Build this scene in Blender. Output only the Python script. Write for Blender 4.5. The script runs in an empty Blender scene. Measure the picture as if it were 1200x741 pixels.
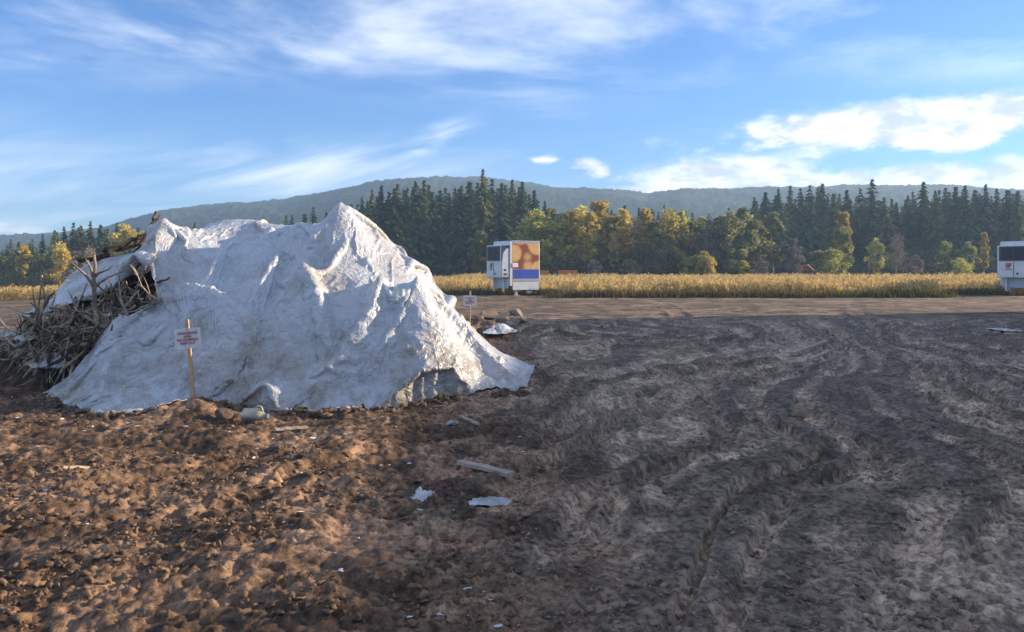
import bpy, bmesh, math, random
import numpy as np
from mathutils import Vector, Matrix

R = math.radians
random.seed(7)
rng = np.random.default_rng(7)
SC = bpy.context.scene
COL = SC.collection

# ------------------------------------------------------------------ camera
CAM_H = 2.0
cam = bpy.data.cameras.new('camera')
cam.lens = 27.0; cam.sensor_width = 36.0; cam.sensor_fit = 'HORIZONTAL'
cam.shift_y = -57.5 / 1200.0
cam.clip_start = 0.1; cam.clip_end = 20000
camo = bpy.data.objects.new('camera', cam); COL.objects.link(camo)
camo.location = (0, 0, CAM_H); camo.rotation_euler = (R(90), 0, 0)
SC.camera = camo

def P(px, py, Y):                       # picture point at depth Y -> place
    return Vector(((px - 600) / 900 * Y, Y, CAM_H - (py - 313) / 900 * Y))

# ------------------------------------------------------------------ sun, sky, exposure
SUN_AZ, SUN_EL = 14.0, 16.5             # degrees from +X towards +Y, above the horizon
sdir = Vector((math.cos(R(SUN_EL)) * math.cos(R(SUN_AZ)), math.cos(R(SUN_EL)) * math.sin(R(SUN_AZ)), math.sin(R(SUN_EL))))
sun = bpy.data.lights.new('sun', 'SUN'); sun.energy = 5.0; sun.angle = R(0.5); sun.color = (1.0, 0.79, 0.54)
suno = bpy.data.objects.new('sun', sun); COL.objects.link(suno)
suno.rotation_euler = sdir.to_track_quat('Z', 'Y').to_euler(); suno.location = (60, 20, 40)

W = bpy.data.worlds.new('World'); SC.world = W; W.use_nodes = True
class NT:
    def __init__(s, tree): s.t = tree; s.n = tree.nodes; s.l = tree.links
    def new(s, typ, **kw):
        nd = s.n.new(typ)
        for k, v in kw.items(): setattr(nd, k, v)
        return nd
    def put(s, sock, v):
        if hasattr(v, 'is_output') or isinstance(v, bpy.types.NodeSocket): s.l.new(v, sock)
        elif v is not None: sock.default_value = v
    def math(s, op, a, b=None, c=None, clamp=False):
        nd = s.new('ShaderNodeMath', operation=op); nd.use_clamp = clamp
        for i, v in enumerate((a, b, c)):
            if v is not None: s.put(nd.inputs[i], v)
        return nd.outputs[0]
    def mix(s, f, a, b, blend='MIX'):
        nd = s.new('ShaderNodeMix', data_type='RGBA', blend_type=blend)
        s.put(nd.inputs[0], f); s.put(nd.inputs[6], a); s.put(nd.inputs[7], b)
        return nd.outputs[2]
    def noise(s, vec, scale, detail=4, rough=0.55, dist=0.0):
        nd = s.new('ShaderNodeTexNoise')
        if vec is not None: s.l.new(vec, nd.inputs['Vector'])
        nd.inputs['Scale'].default_value = scale; nd.inputs['Detail'].default_value = detail
        nd.inputs['Roughness'].default_value = rough; nd.inputs['Distortion'].default_value = dist
        return nd.outputs[0]
    def ramp(s, f, lo, hi, clamp=True):
        nd = s.new('ShaderNodeMapRange', interpolation_type='SMOOTHSTEP')
        s.put(nd.inputs[0], f); s.put(nd.inputs[1], lo); s.put(nd.inputs[2], hi)
        return nd.outputs[0]
    def comb(s, x, y, z):
        nd = s.new('ShaderNodeCombineXYZ')
        for i, v in enumerate((x, y, z)): s.put(nd.inputs[i], v)
        return nd.outputs[0]

def c4(c): return (c[0], c[1], c[2], 1.0)

def build_sky():
    t = NT(W.node_tree); t.n.clear()
    out = t.new('ShaderNodeOutputWorld'); bg = t.new('ShaderNodeBackground')
    sky = t.new('ShaderNodeTexSky', sky_type='NISHITA')
    sky.sun_disc = False; sky.sun_elevation = R(SUN_EL); sky.sun_rotation = R(90 - SUN_AZ)
    sky.air_density = 1.0; sky.dust_density = 0.4; sky.ozone_density = 2.2; sky.altitude = 100
    tc = t.new('ShaderNodeTexCoord'); sep = t.new('ShaderNodeSeparateXYZ')
    t.l.new(tc.outputs['Generated'], sep.inputs[0])
    x, y, z = sep.outputs
    az = t.math('ARCTAN2', x, y); el = t.math('ARCSINE', z)
    u = t.math('TANGENT', t.math('MULTIPLY', az, 0.5)); u = t.math('MULTIPLY', u, 2.0)
    v = el
    uv = t.comb(u, t.math('MULTIPLY', v, 2.2), 0.0)
    n1 = t.noise(uv, 9.0, 9, 0.60)
    n2 = t.noise(uv, 3.2, 4, 0.5)
    wob = t.math('MULTIPLY', t.math('SUBTRACT', n2, 0.5), 0.10)
    wob2 = t.math('MULTIPLY', t.math('SUBTRACT', n1, 0.5), 0.045)
    ud = t.math('ADD', u, wob); vd = t.math('ADD', v, wob2)
    def blob(px, py, rx, ry, wgt=1.0, slant=0.0):
        a0 = math.atan2(px - 600, 900); u0 = 2 * math.tan(a0 / 2)
        v0 = math.atan2(313 - py, math.hypot(900, px - 600))
        du = t.math('SUBTRACT', ud, u0)
        dv = t.math('SUBTRACT', vd, v0)
        if slant: dv = t.math('SUBTRACT', dv, t.math('MULTIPLY', du, slant))
        q = t.math('ADD', t.math('POWER', t.math('DIVIDE', du, rx / 900), 2.0), t.math('POWER', t.math('DIVIDE', dv, ry / 900), 2.0))
        return t.math('MULTIPLY', t.math('POWER', 2.718, t.math('MULTIPLY', q, -1.0)), wgt)
    def total(lst):
        s = lst[0]
        for b in lst[1:]: s = t.math('MAXIMUM', s, b)
        return s
    cum = total([blob(855, 212, 105, 27, 1.35), blob(745, 226, 46, 11, .95), blob(965, 215, 66, 14, 1.15), blob(1085, 211, 78, 17, 1.15),
                 blob(1190, 205, 60, 22, .95), blob(693, 196, 26, 11, .9), blob(638, 185, 22, 7, .75), blob(648, 224, 30, 4, .6),
                 blob(1070, 146, 210, 25, 1.35), blob(0, 268, 60, 14, .6)])
    n5 = t.noise(uv, 30.0, 8, 0.62)
    cumn = t.math('ADD', t.math('MULTIPLY', t.math('SUBTRACT', n1, 0.5), 1.3), t.math('MULTIPLY', t.math('SUBTRACT', n5, 0.5), 0.9))
    cumd = t.ramp(t.math('ADD', cum, t.math('MULTIPLY', cumn, t.ramp(cum, 0.02, 0.35))), 0.26, 0.86)
    # thin streaky cirrus
    sv = t.comb(t.math('MULTIPLY', u, 1.0), t.math('MULTIPLY', t.math('SUBTRACT', v, t.math('MULTIPLY', u, 0.22)), 7.0), 3.0)
    n3 = t.noise(sv, 4.0, 8, 0.62, 0.6)
    cir = total([blob(330, 203, 190, 26, .95, 0.08), blob(60, 215, 190, 48, .55), blob(505, 165, 48, 13, 1.0, 0.5), blob(130, 262, 260, 26, .5),
                 blob(560, 235, 120, 18, .4), blob(950, 178, 120, 9, .5, 0.15)])
    cird = t.math('MULTIPLY', cir, t.ramp(n3, 0.30, 0.68))
    # a broken high deck that covers the rest of the dome
    zc = t.math('MAXIMUM', z, 0.03)
    pv = t.comb(t.math('DIVIDE', x, zc), t.math('DIVIDE', y, zc), 0.0)
    n4 = t.noise(pv, 0.55, 9, 0.6, 0.3)
    deck = t.math('MULTIPLY', t.ramp(n4, 0.40, 0.66), t.ramp(t.math('ADD', el, t.math('MULTIPLY', t.math('SUBTRACT', n2, 0.5), 0.14)), R(10.5), R(16)))
    deck = t.math('MULTIPLY', deck, 0.85)
    soft = t.math('MAXIMUM', cird, deck)
    skyc = t.mix(1.0, sky.outputs[0], (0.50, 0.93, 1.50, 1), 'MULTIPLY')
    c1 = t.mix(t.math('MULTIPLY', soft, 0.80), skyc, (10.4, 10.7, 11.2, 1))
    shade = t.ramp(t.math('ADD', t.noise(uv, 18.0, 7, 0.6), t.math('MULTIPLY', t.math('SUBTRACT', n1, .5), .6)), 0.34, 0.60)
    ccol = t.mix(shade, (5.6, 6.0, 6.7, 1), (10.4, 10.1, 9.6, 1))
    c2 = t.mix(t.math('MULTIPLY', cumd, 0.93), c1, ccol)
    t.l.new(c2, bg.inputs[0]); bg.inputs[1].default_value = 0.062
    t.l.new(bg.outputs[0], out.inputs[0])
build_sky()
SC.view_settings.view_transform = 'Standard'; SC.view_settings.look = 'None'
SC.view_settings.gamma = 1.0; SC.view_settings.use_curve_mapping = False
SC.view_settings.exposure = 1.18
SC.cycles.use_denoising = True
SC.cycles.max_bounces = 5; SC.cycles.volume_bounces = 1

# ------------------------------------------------------------------ helpers
def tag(o, label=None, cat=None, group=None, kind=None):
    if label: o['label'] = label
    if cat: o['category'] = cat
    if group: o['group'] = group
    if kind: o['kind'] = kind
    return o
def empty(name, loc=(0, 0, 0), rz=0):
    o = bpy.data.objects.new(name, None); o.location = loc; o.rotation_euler = (0, 0, rz); COL.objects.link(o); return o
def mesh_np(name, verts, faces, mat=None, smooth=False):
    me = bpy.data.meshes.new(name)
    verts = np.asarray(verts, dtype=np.float32); faces = np.asarray(faces, dtype=np.int32)
    k = faces.shape[1]
    me.vertices.add(len(verts)); me.vertices.foreach_set('co', verts.ravel())
    me.loops.add(faces.size); me.loops.foreach_set('vertex_index', faces.ravel())
    me.polygons.add(len(faces)); me.polygons.foreach_set('loop_start', np.arange(0, faces.size, k, dtype=np.int32))
    me.polygons.foreach_set('loop_total', np.full(len(faces), k, dtype=np.int32))
    if smooth: me.polygons.foreach_set('use_smooth', np.ones(len(faces), dtype=bool))
    me.update(calc_edges=True); me.validate()
    if mat: me.materials.append(mat)
    return me
def obj(name, me, parent=None, loc=None):
    o = bpy.data.objects.new(name, me); COL.objects.link(o)
    if parent: o.parent = parent
    if loc is not None: o.location = loc
    return o
class MB:                                # collects shapes for one mesh
    def __init__(s): s.v = []; s.f = []
    def add(s, vs, fs):
        b = len(s.v); s.v += [tuple(q) for q in vs]; s.f += [tuple(i + b for i in f) for f in fs]; return s
    def box(s, x0, x1, y0, y1, z0, z1):
        return s.add([(x, y, z) for z in (z0, z1) for y in (y0, y1) for x in (x0, x1)],
                     [(0, 2, 3, 1), (4, 5, 7, 6), (0, 1, 5, 4), (2, 6, 7, 3), (0, 4, 6, 2), (1, 3, 7, 5)])
    def prism(s, poly, a0, a1, axis='x'):
        n = len(poly); vs = []
        for a in (a0, a1):
            for (p, q) in poly: vs.append({'x': (a, p, q), 'y': (p, a, q), 'z': (p, q, a)}[axis])
        fs = [tuple(range(n))[::-1], tuple(range(n, 2 * n))] + [(i, (i + 1) % n, n + (i + 1) % n, n + i) for i in range(n)]
        return s.add(vs, fs)
    def tube(s, pts, rad, n=6, cap=True):
        pts = [Vector(p) for p in pts]; m = len(pts)
        if not hasattr(rad, '__len__'): rad = [rad] * m
        vs = []; up = Vector((0.13, 0.27, 0.95))
        for i, p in enumerate(pts):
            d = (pts[min(i + 1, m - 1)] - pts[max(i - 1, 0)]).normalized()
            a = d.cross(up)
            if a.length < 1e-3: a = d.cross(Vector((1, 0, 0)))
            a.normalize(); b = d.cross(a)
            for k in range(n):
                th = 2 * math.pi * k / n
                vs.append(p + (a * math.cos(th) + b * math.sin(th)) * rad[i])
        fs = []
        for i in range(m - 1):
            for k in range(n): fs.append((i * n + k, i * n + (k + 1) % n, (i + 1) * n + (k + 1) % n, (i + 1) * n + k))
        if cap: fs += [tuple(range(n))[::-1], tuple((m - 1) * n + k for k in range(n))]
        return s.add(vs, fs)
    def mesh(s, name, mat=None, smooth=False, bevel=0.0):
        me = bpy.data.meshes.new(name); me.from_pydata([tuple(q) for q in s.v], [], s.f)
        bm = bmesh.new(); bm.from_mesh(me)
        bmesh.ops.recalc_face_normals(bm, faces=bm.faces)
        if bevel > 0:
            bmesh.ops.bevel(bm, geom=[e for e in bm.edges if len(e.link_faces) == 2 and e.calc_face_angle(0) > 0.5], offset=bevel, segments=2, affect='EDGES', profile=0.5)
        bm.to_mesh(me); bm.free()
        if smooth:
            for p in me.polygons: p.use_smooth = True
        if mat: me.materials.append(mat)
        return me
    def build(s, name, mat=None, parent=None, smooth=False, bevel=0.0, loc=None):
        return obj(name, s.mesh(name, mat, smooth, bevel), parent, loc)

# numpy value noise
def _hash(ix, iy, seed):
    h = (ix.astype(np.int64) * 374761393 + iy.astype(np.int64) * 668265263 + seed * 1442695041) & 0xffffffff
    h = ((h ^ (h >> 13)) * 1274126177) & 0xffffffff
    return ((h ^ (h >> 16)) & 0xffff) / 65535.0
def vnoise(x, y, seed=0):
    ix = np.floor(x); iy = np.floor(y); fx = x - ix; fy = y - iy
    fx = fx * fx * fx * (fx * (fx * 6 - 15) + 10); fy = fy * fy * fy * (fy * (fy * 6 - 15) + 10)
    a = _hash(ix, iy, seed); b = _hash(ix + 1, iy, seed); c = _hash(ix, iy + 1, seed); d = _hash(ix + 1, iy + 1, seed)
    return (a + (b - a) * fx) * (1 - fy) + (c + (d - c) * fx) * fy
def fbm(x, y, oct=4, seed=0, gain=0.5, lac=2.03):
    s = 0; a = 1; t = 0
    for k in range(oct):
        s = s + a * vnoise(x, y, seed + k * 17); t += a; a *= gain
        x, y = (x * 0.8 - y * 0.6) * lac + 3.1, (x * 0.6 + y * 0.8) * lac + 7.7
    return s / t
def sstep(e0, e1, x):
    t = np.clip((x - e0) / (e1 - e0), 0, 1); return t * t * (3 - 2 * t)

# materials
def mat(name, col, rough=0.6, col2=None, scale=6.0, bump=0.0, bscale=30.0, metal=0.0, lo=0.35, hi=0.65, spec=0.5, coords='Object', detail=5):
    m = bpy.data.materials.new(name); m.use_nodes = True; t = NT(m.node_tree)
    b = t.n['Principled BSDF']; b.inputs['Roughness'].default_value = rough; b.inputs['Metallic'].default_value = metal
    b.inputs['Specular IOR Level'].default_value = spec
    tc = t.new('ShaderNodeTexCoord'); vec = tc.outputs[coords]
    if col2 is not None:
        f = t.ramp(t.noise(vec, scale, detail, 0.6), lo, hi)
        t.l.new(t.mix(f, c4(col), c4(col2)), b.inputs['Base Color'])
    else: b.inputs['Base Color'].default_value = c4(col)
    if bump > 0:
        bn = t.new('ShaderNodeBump'); bn.inputs['Strength'].default_value = bump; bn.inputs['Distance'].default_value = 0.02
        t.l.new(t.noise(vec, bscale, 6, 0.6), bn.inputs['Height']); t.l.new(bn.outputs[0], b.inputs['Normal'])
    return m
def foliage_mat(name, col, col2, hue=0.035, trans=0.48):
    m = bpy.data.materials.new(name); m.use_nodes = True; t = NT(m.node_tree); t.n.clear()
    out = t.new('ShaderNodeOutputMaterial'); oi = t.new('ShaderNodeObjectInfo'); geo = t.new('ShaderNodeNewGeometry')
    tc = t.new('ShaderNodeTexCoord')
    f = t.ramp(t.noise(tc.outputs['Object'], 9.0, 3, 0.6), 0.34, 0.66)
    f = t.math('ADD', t.math('MULTIPLY', f, 0.7), t.math('MULTIPLY', geo.outputs['Random Per Island'], 0.3))
    base = t.mix(f, c4(col), c4(col2))
    hs = t.new('ShaderNodeHueSaturation'); t.l.new(base, hs.inputs['Color'])
    rnd = oi.outputs['Random']
    t.l.new(t.math('ADD', 0.5 - hue / 2, t.math('MULTIPLY', rnd, hue)), hs.inputs['Hue'])
    t.l.new(t.math('ADD', 0.75, t.math('MULTIPLY', t.math('FRACT', t.math('MULTIPLY', rnd, 7.31)), 0.5)), hs.inputs['Value'])
    d = t.new('ShaderNodeBsdfDiffuse'); tr = t.new('ShaderNodeBsdfTranslucent'); mx = t.new('ShaderNodeMixShader')
    t.l.new(hs.outputs[0], d.inputs[0]); t.l.new(hs.outputs[0], tr.inputs[0])
    mx.inputs[0].default_value = trans
    t.l.new(d.outputs[0], mx.inputs[1]); t.l.new(tr.outputs[0], mx.inputs[2]); t.l.new(mx.outputs[0], out.inputs[0])
    return m

# ================================================================== THE GROUND
def ground_low(x, y):                    # broad lie of the land: it falls gently to the left beyond the yard
    return -3.1 * sstep(-14, -86, x) * sstep(24, 115, y) - 0.25 * sstep(-4, -11, x) * sstep(13, 30, y)

TRACKS = [  # tyre ruts in the mud, as picture points on the ground, with rut half width
    ([(560, 600), (640, 548), (700, 512), (770, 478), (850, 446), (930, 424)], .30),
    ([(600, 540), (660, 510), (730, 470), (800, 440), (868, 415)], .26),
    ([(600, 492), (660, 470), (740, 436), (830, 408), (900, 392)], .34),
    ([(600, 440), (650, 424), (720, 404), (790, 388)], .36),
    ([(640, 640), (720, 585), (790, 542), (860, 500), (905, 478)], .30),
    ([(860, 610), (905, 575), (960, 540), (1010, 512)], .30),
    ([(1060, 600), (1030, 540), (1000, 480), (985, 430), (990, 392)], .34),
    ([(1240, 560), (1200, 520), (1160, 470), (1130, 420)], .32),
    ([(560, 420), (640, 402), (720, 384), (760, 374)], .30),
    ([(250, 610), (340, 560), (440, 530), (560, 505), (640, 488)], .30),
    ([(20, 600), (120, 575), (240, 545), (330, 525)], .28),
    ([(700, 360), (790, 362), (900, 366), (1010, 364)], .5),
    ([(760, 351), (785, 360), (800, 372)], .5),
    ([(1000, 351), (1004, 362), (1010, 376)], .5),
]
def ground_pt(px, py):
    Y = CAM_H * 900 / (py - 313); return ((px - 600) / 900 * Y, Y)
def smooth_line(pts, n=60):
    p = np.array(pts, float); d = np.r_[0, np.cumsum(np.hypot(*np.diff(p, axis=0).T))]
    s = np.linspace(0, d[-1], n); q = np.c_[np.interp(s, d, p[:, 0]), np.interp(s, d, p[:, 1])]
    for _ in range(12): q[1:-1] = (q[:-2] + 2 * q[1:-1] + q[2:]) / 4
    return q
TRACK_LINES = [(smooth_line([ground_pt(*q) for q in pl]), w * .72, k) for k, (pl, w) in enumerate(TRACKS)]

def rut_height(x, y):
    out = np.zeros_like(x)
    for line, w, k in TRACK_LINES:
        sel = np.where((x > line[:, 0].min() - 1.5) & (x < line[:, 0].max() + 1.5) & (y > line[:, 1].min() - 1.5) & (y < line[:, 1].max() + 1.5))[0]
        if len(sel) == 0: continue
        X = x[sel]; Y = y[sel]
        best = np.full(len(sel), 9e9); along = np.zeros(len(sel)); side = np.zeros(len(sel)); acc = 0
        for i in range(len(line) - 1):
            a = line[i]; b = line[i + 1]; d = b - a; L = np.hypot(*d) + 1e-9; d = d / L
            tx = X - a[0]; ty = Y - a[1]; t = np.clip(tx * d[0] + ty * d[1], 0, L)
            qx = tx - t * d[0]; qy = ty - t * d[1]; r = qx * qx + qy * qy
            m = r < best
            best[m] = r[m]; along[m] = acc + t[m]; side[m] = np.sign(tx * d[1] - ty * d[0])[m]; acc += L
        r = np.sqrt(best) * side + (fbm(X * .9, Y * .9, 2, 300 + k) - .5) * .16
        ends = sstep(0, 1.0, along) * sstep(0, 1.0, acc - along)
        a = np.abs(r) / w
        flat = sstep(30, 36, Y)
        rut = -0.09 * (1 - sstep(.55, 1.0, a)) + 0.085 * np.exp(-((a - 1.30) / .30) ** 2) * (.2 + 1.6 * fbm(X * 2.4, Y * 2.4, 3, 40 + k, .6))
        ph = along / 0.17 + np.abs(r) * 2.2 / 1.0
        lug = (0.5 + 0.5 * np.cos(ph * 2 * np.pi)) ** 2
        rut += 0.050 * (1 - sstep(9, 15, Y)) * lug * (1 - sstep(.8, 1.05, a)) * sstep(.25, .5, fbm(X * .8, Y * .8, 2, 90 + k))
        rut = rut * ends * (1 - .75 * flat) * (.4 if k in (6, 7) else .6); o = out[sel]; out[sel] = np.where(np.abs(rut) > np.abs(o), rut, o)
    return out

def mud_flow(x, y):                      # across / along the wheelings that cross the stripped plot
    w = fbm(x * .18, y * .18, 2, 201) - .5; b = sstep(3.5, 9.5, x - .12 * y)
    a = R(62) + b * R(9) + .25 * w
    c = x * np.sin(a) - y * np.cos(a) + .7 * w; t = x * np.cos(a) + y * np.sin(a)
    return c, t
def mud_strip(c, t): return .75 * vnoise(c * 2.9, t * .08, 211) + .25 * vnoise(c * 7.1, t * .25, 214)
def mud_mask(x, y):
    w = (fbm(x * .25, y * .25, 3, 60) - .5)
    w2 = fbm(x * 1.3, y * 1.3, 3, 64) - .5
    return sstep(-.8, .8, x + 3.5 * w + 3.0 * w2 + .05 * (y - 10)) * (1 - sstep(25.5, 32, y + 8 * w))
def ground_z(x, y, fine=True):
    x = np.asarray(x, float); y = np.asarray(y, float)
    z = ground_low(x, y)
    yard = 1 - sstep(27, 36, y + 3 * (fbm(x * .15, y * .15, 2, 8) - .5))
    left = sstep(1.5, -1.0, x)
    z = z + (fbm(x * .35, y * .35, 3, 1) - .5) * .16 * (yard * .8 + .2) * (1 - sstep(60, 120, y))
    n = fbm(x * 1.1, y * 1.1, 3, 2); cl = fbm(x * 2.3 + 9, y * 2.6, 4, 3, .6)
    z = z + yard * ((n - .5) * (.06 + .06 * left) + (np.abs(cl - .5) * 2 - .25) * -(.045 + .03 * left))
    if fine:
        fd = .2 + .8 * (1 - sstep(8, 17, y)); g = fbm(x * 9, y * 11, 4, 5, .7)
        z = z + (g - .5) * (.012 + yard * (.040 + .055 * left)) * fd
        st = 1 - np.abs(fbm(x * 1.6, y * 8, 3, 15, .6) - .5) * 4
        z = z + yard * .030 * fd * left * st * sstep(.4, .6, fbm(x * .6, y * .6, 2, 16))
        pit = fbm(x * 5.5, y * 5.5, 3, 12, .6)
        z = z + yard * (.03 + .02 * left) * np.clip(pit - .58, 0, 1) * 3
        mk = mud_mask(x, y); c, t = mud_flow(x, y)
        pr = mud_strip(c, t); groove = sstep(.37, .44, pr) * (1 - sstep(.62, .69, pr))
        z = z + mk * (-.085 * (groove - .5) * (.5 + fbm(c * .8, t * .3, 2, 215)) + .03 * (fbm(c * 3.0, t * .8, 3, 212) - .5))
        lug = (.5 + .5 * np.cos(6.2832 * (t / .19 + 5 * np.abs(pr - .54)))) ** 2
        z = z + mk * .042 * lug * groove * (1 - sstep(9, 16, y)) * sstep(.35, .5, vnoise(c * .9, t * .35, 213))
        z = z + rut_height(x.ravel(), y.ravel()).reshape(x.shape)
    # small rubble mounds beyond the tarp and to the left of the brush
    def bump(bx, by, r, h): return h * np.exp(-(((x - bx) / r) ** 2 + ((y - by) / (r * .7)) ** 2))
    for (bx, by, r, h) in ((-.4, 19.5, 1.0, .35), (-1.6, 21, 1.2, .4), (.9, 22.5, 1.4, .25), (-.9, 24.5, 1.8, .3), (-4.3, 10.55, .5, .16), (-9.6, 13.6, .9, .5), (-10.6, 14.6, 1.3, .75), (.25, 12.0, .75, .24), (-.5, 11.75, .7, .12), (.6, 12.6, .8, .2)):
        z = z + bump(bx, by, r, h) * (.6 + .8 * fbm(x * 3, y * 3, 3, 44))
    return z

def build_ground():
    yr = [-60, -40, -25, -15, -8, -4, -1, 1.2]
    a, b, n = 2.6, 62, 620
    yr += list(a * (b / a) ** (np.arange(n) / (n - 1)))
    yr += list(62 * (1330 / 62) ** (np.arange(1, 61) / 60))
    yr = np.array(yr); ni = 700
    s = np.linspace(-1, 1, ni)
    outer = np.array([1.04, 1.08, 1.14, 1.2, 1.3])
    s = np.r_[-outer[::-1], s, outer]
    half = np.where(yr < 62, .72 * np.maximum(yr, 1.2) + 2.5, .72 * yr + 2.5)
    half = np.maximum(half, 4.5)
    X = s[None, :] * half[:, None]
    # keep the outer columns wide everywhere
    for j, k in ((0, -1350), (1, -600), (2, -150), (3, -80)): X[:, j] = np.minimum(X[:, j], k)
    for j, k in ((-1, 1900), (-2, 600), (-3, 150), (-4, 80)): X[:, j] = np.maximum(X[:, j], k)
    Y = np.repeat(yr[:, None], X.shape[1], 1)
    Z = ground_z(X, Y)
    nr, nc = X.shape
    idx = np.arange(nr * nc).reshape(nr, nc)
    F = np.c_[idx[:-1, :-1].ravel(), idx[:-1, 1:].ravel(), idx[1:, 1:].ravel(), idx[1:, :-1].ravel()]
    me = mesh_np('ground', np.c_[X.ravel(), Y.ravel(), Z.ravel()], F, None, True)
    # the soils themselves: brown earth by the heap, grey-black mud on the stripped plot, pale compacted track, field litter
    x = X.ravel(); y = Y.ravel()
    w = (fbm(x * .25, y * .25, 3, 60) - .5)
    mud = mud_mask(x, y)
    track = sstep(26, 33, y + 8 * w) * (1 - sstep(48, 53, y))
    field = sstep(48, 53, y)
    brown = np.clip(1 - mud - track - field, 0, 1)
    cols = dict(mud=(.36, .265, .185), track=(.18, .125, .078), field=(.22, .16, .07), brown=(.190, .118, .073))
    C = sum(np.outer(k, cols[q]) for k, q in ((mud, 'mud'), (track, 'track'), (field, 'field'), (brown, 'brown')))
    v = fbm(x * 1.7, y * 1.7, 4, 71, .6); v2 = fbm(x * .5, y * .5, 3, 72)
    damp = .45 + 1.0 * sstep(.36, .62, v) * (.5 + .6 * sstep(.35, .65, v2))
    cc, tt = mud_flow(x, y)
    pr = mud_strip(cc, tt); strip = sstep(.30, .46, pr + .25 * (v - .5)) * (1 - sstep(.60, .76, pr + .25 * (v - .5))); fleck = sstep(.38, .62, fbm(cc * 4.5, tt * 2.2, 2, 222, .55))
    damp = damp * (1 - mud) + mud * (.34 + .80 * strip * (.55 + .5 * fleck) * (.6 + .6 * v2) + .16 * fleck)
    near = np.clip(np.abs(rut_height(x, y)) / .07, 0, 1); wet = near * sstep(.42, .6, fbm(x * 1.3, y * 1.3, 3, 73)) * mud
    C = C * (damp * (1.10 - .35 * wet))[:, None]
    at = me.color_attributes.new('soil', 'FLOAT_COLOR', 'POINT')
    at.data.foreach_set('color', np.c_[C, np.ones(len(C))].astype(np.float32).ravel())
    m = bpy.data.materials.new('soil'); m.use_nodes = True; t = NT(m.node_tree); bs = t.n['Principled BSDF']
    ca = t.new('ShaderNodeVertexColor', layer_name='soil'); geo = t.new('ShaderNodeNewGeometry')
    g = t.noise(geo.outputs['Position'], 17.0, 4, .62); g2 = t.noise(geo.outputs['Position'], 5.0, 6, .65)
    f = t.math('ADD', t.math('MULTIPLY', t.ramp(g, .34, .64), .85), .40)
    f = t.math('MULTIPLY', f, t.math('ADD', t.math('MULTIPLY', t.ramp(g2, .35, .65), .6), .65))
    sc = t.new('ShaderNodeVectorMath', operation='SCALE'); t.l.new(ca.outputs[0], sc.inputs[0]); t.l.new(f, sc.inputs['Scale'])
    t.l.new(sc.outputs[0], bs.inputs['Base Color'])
    bs.inputs['Roughness'].default_value = .85; bs.inputs['Specular IOR Level'].default_value = .25
    bn = t.new('ShaderNodeBump'); bn.inputs['Strength'].default_value = .5; bn.inputs['Distance'].default_value = .03
    t.l.new(t.noise(geo.outputs['Position'], 15.0, 5, .65), bn.inputs['Height']); t.l.new(bn.outputs[0], bs.inputs['Normal'])
    me.materials.append(m)
    tag(obj('ground', me), 'churned bare earth with tyre ruts and a pale track', None, None, 'structure')
build_ground()

# ------------------------------------------------------------------ far hills
def build_hills():
    prof = [(-500, 300), (0, 281), (60, 277), (120, 271), (150, 262), (190, 252), (260, 244), (330, 240), (400, 230), (480, 219), (560, 216), (620, 222),
            (670, 230), (720, 233), (760, 236), (800, 231), (880, 228), (940, 227), (1000, 224), (1080, 226), (1200, 232), (1700, 240)]
    pp = np.array(prof, float)
    th = np.linspace(-.9, 1.3, 900)                       # x/Y
    rows = np.linspace(0, 1, 80)
    V = []
    D0, D1 = 330., 900.
    TH, T = np.meshgrid(th, rows)
    px = 600 + 900 * TH
    top = np.interp(px, pp[:, 0], pp[:, 1])
    Yd = D0 + (D1 - D0) * T
    ridge = (313 - top) / 900 * D1
    X = TH * Yd
    Z = -6 + (ridge + 8) * np.where(T < .86, sstep(-.15, .9, T) * .98, 1)  * np.where(T < .1, T / .1, 1)
    Z += (fbm(X / 110, Yd / 110, 3, 5) - .5) * 20 * np.sin(np.clip(T, 0, 1) * np.pi) * np.clip(ridge / 60, .2, 1)
    Z += (fbm(X / 5, Yd / 5, 3, 6, .7) - .5) * 4.5 * sstep(.1, .3, T)
    nr, nc = X.shape; idx = np.arange(nr * nc).reshape(nr, nc)
    # a back slope
    X = np.vstack([X, TH[-1:] * 1300]); Yd = np.vstack([Yd, np.full((1, nc), 1300.)]); Z = np.vstack([Z, np.full((1, nc), -10.)])
    nr += 1; idx = np.arange(nr * nc).reshape(nr, nc)
    F = np.c_[idx[:-1, :-1].ravel(), idx[:-1, 1:].ravel(), idx[1:, 1:].ravel(), idx[1:, :-1].ravel()]
    m = mat('hill_forest', (.028, .045, .030), .9, (.070, .085, .045), .05, 1.0, .12, coords='Generated', spec=.1)
    m = bpy.data.materials.new('hill_forest'); m.use_nodes = True; t = NT(m.node_tree); b = t.n['Principled BSDF']
    geo = t.new('ShaderNodeNewGeometry')
    f = t.ramp(t.noise(geo.outputs['Position'], .025, 6, .65), .38, .62); g = t.ramp(t.noise(geo.outputs['Position'], .22, 4, .7), .3, .7)
    c = t.mix(f, (.020, .042, .032, 1), (.050, .070, .040, 1)); c = t.mix(t.math('MULTIPLY', g, .5), c, (.06, .066, .036, 1))
    t.l.new(c, b.inputs['Base Color']); b.inputs['Roughness'].default_value = .95; b.inputs['Specular IOR Level'].default_value = .05
    me = mesh_np('hills', np.c_[X.ravel(), Yd.ravel(), Z.ravel()], F, m, False)
    tag(obj('hills', me), 'long forested hills behind the woods', None, None, 'structure')
build_hills()

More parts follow.
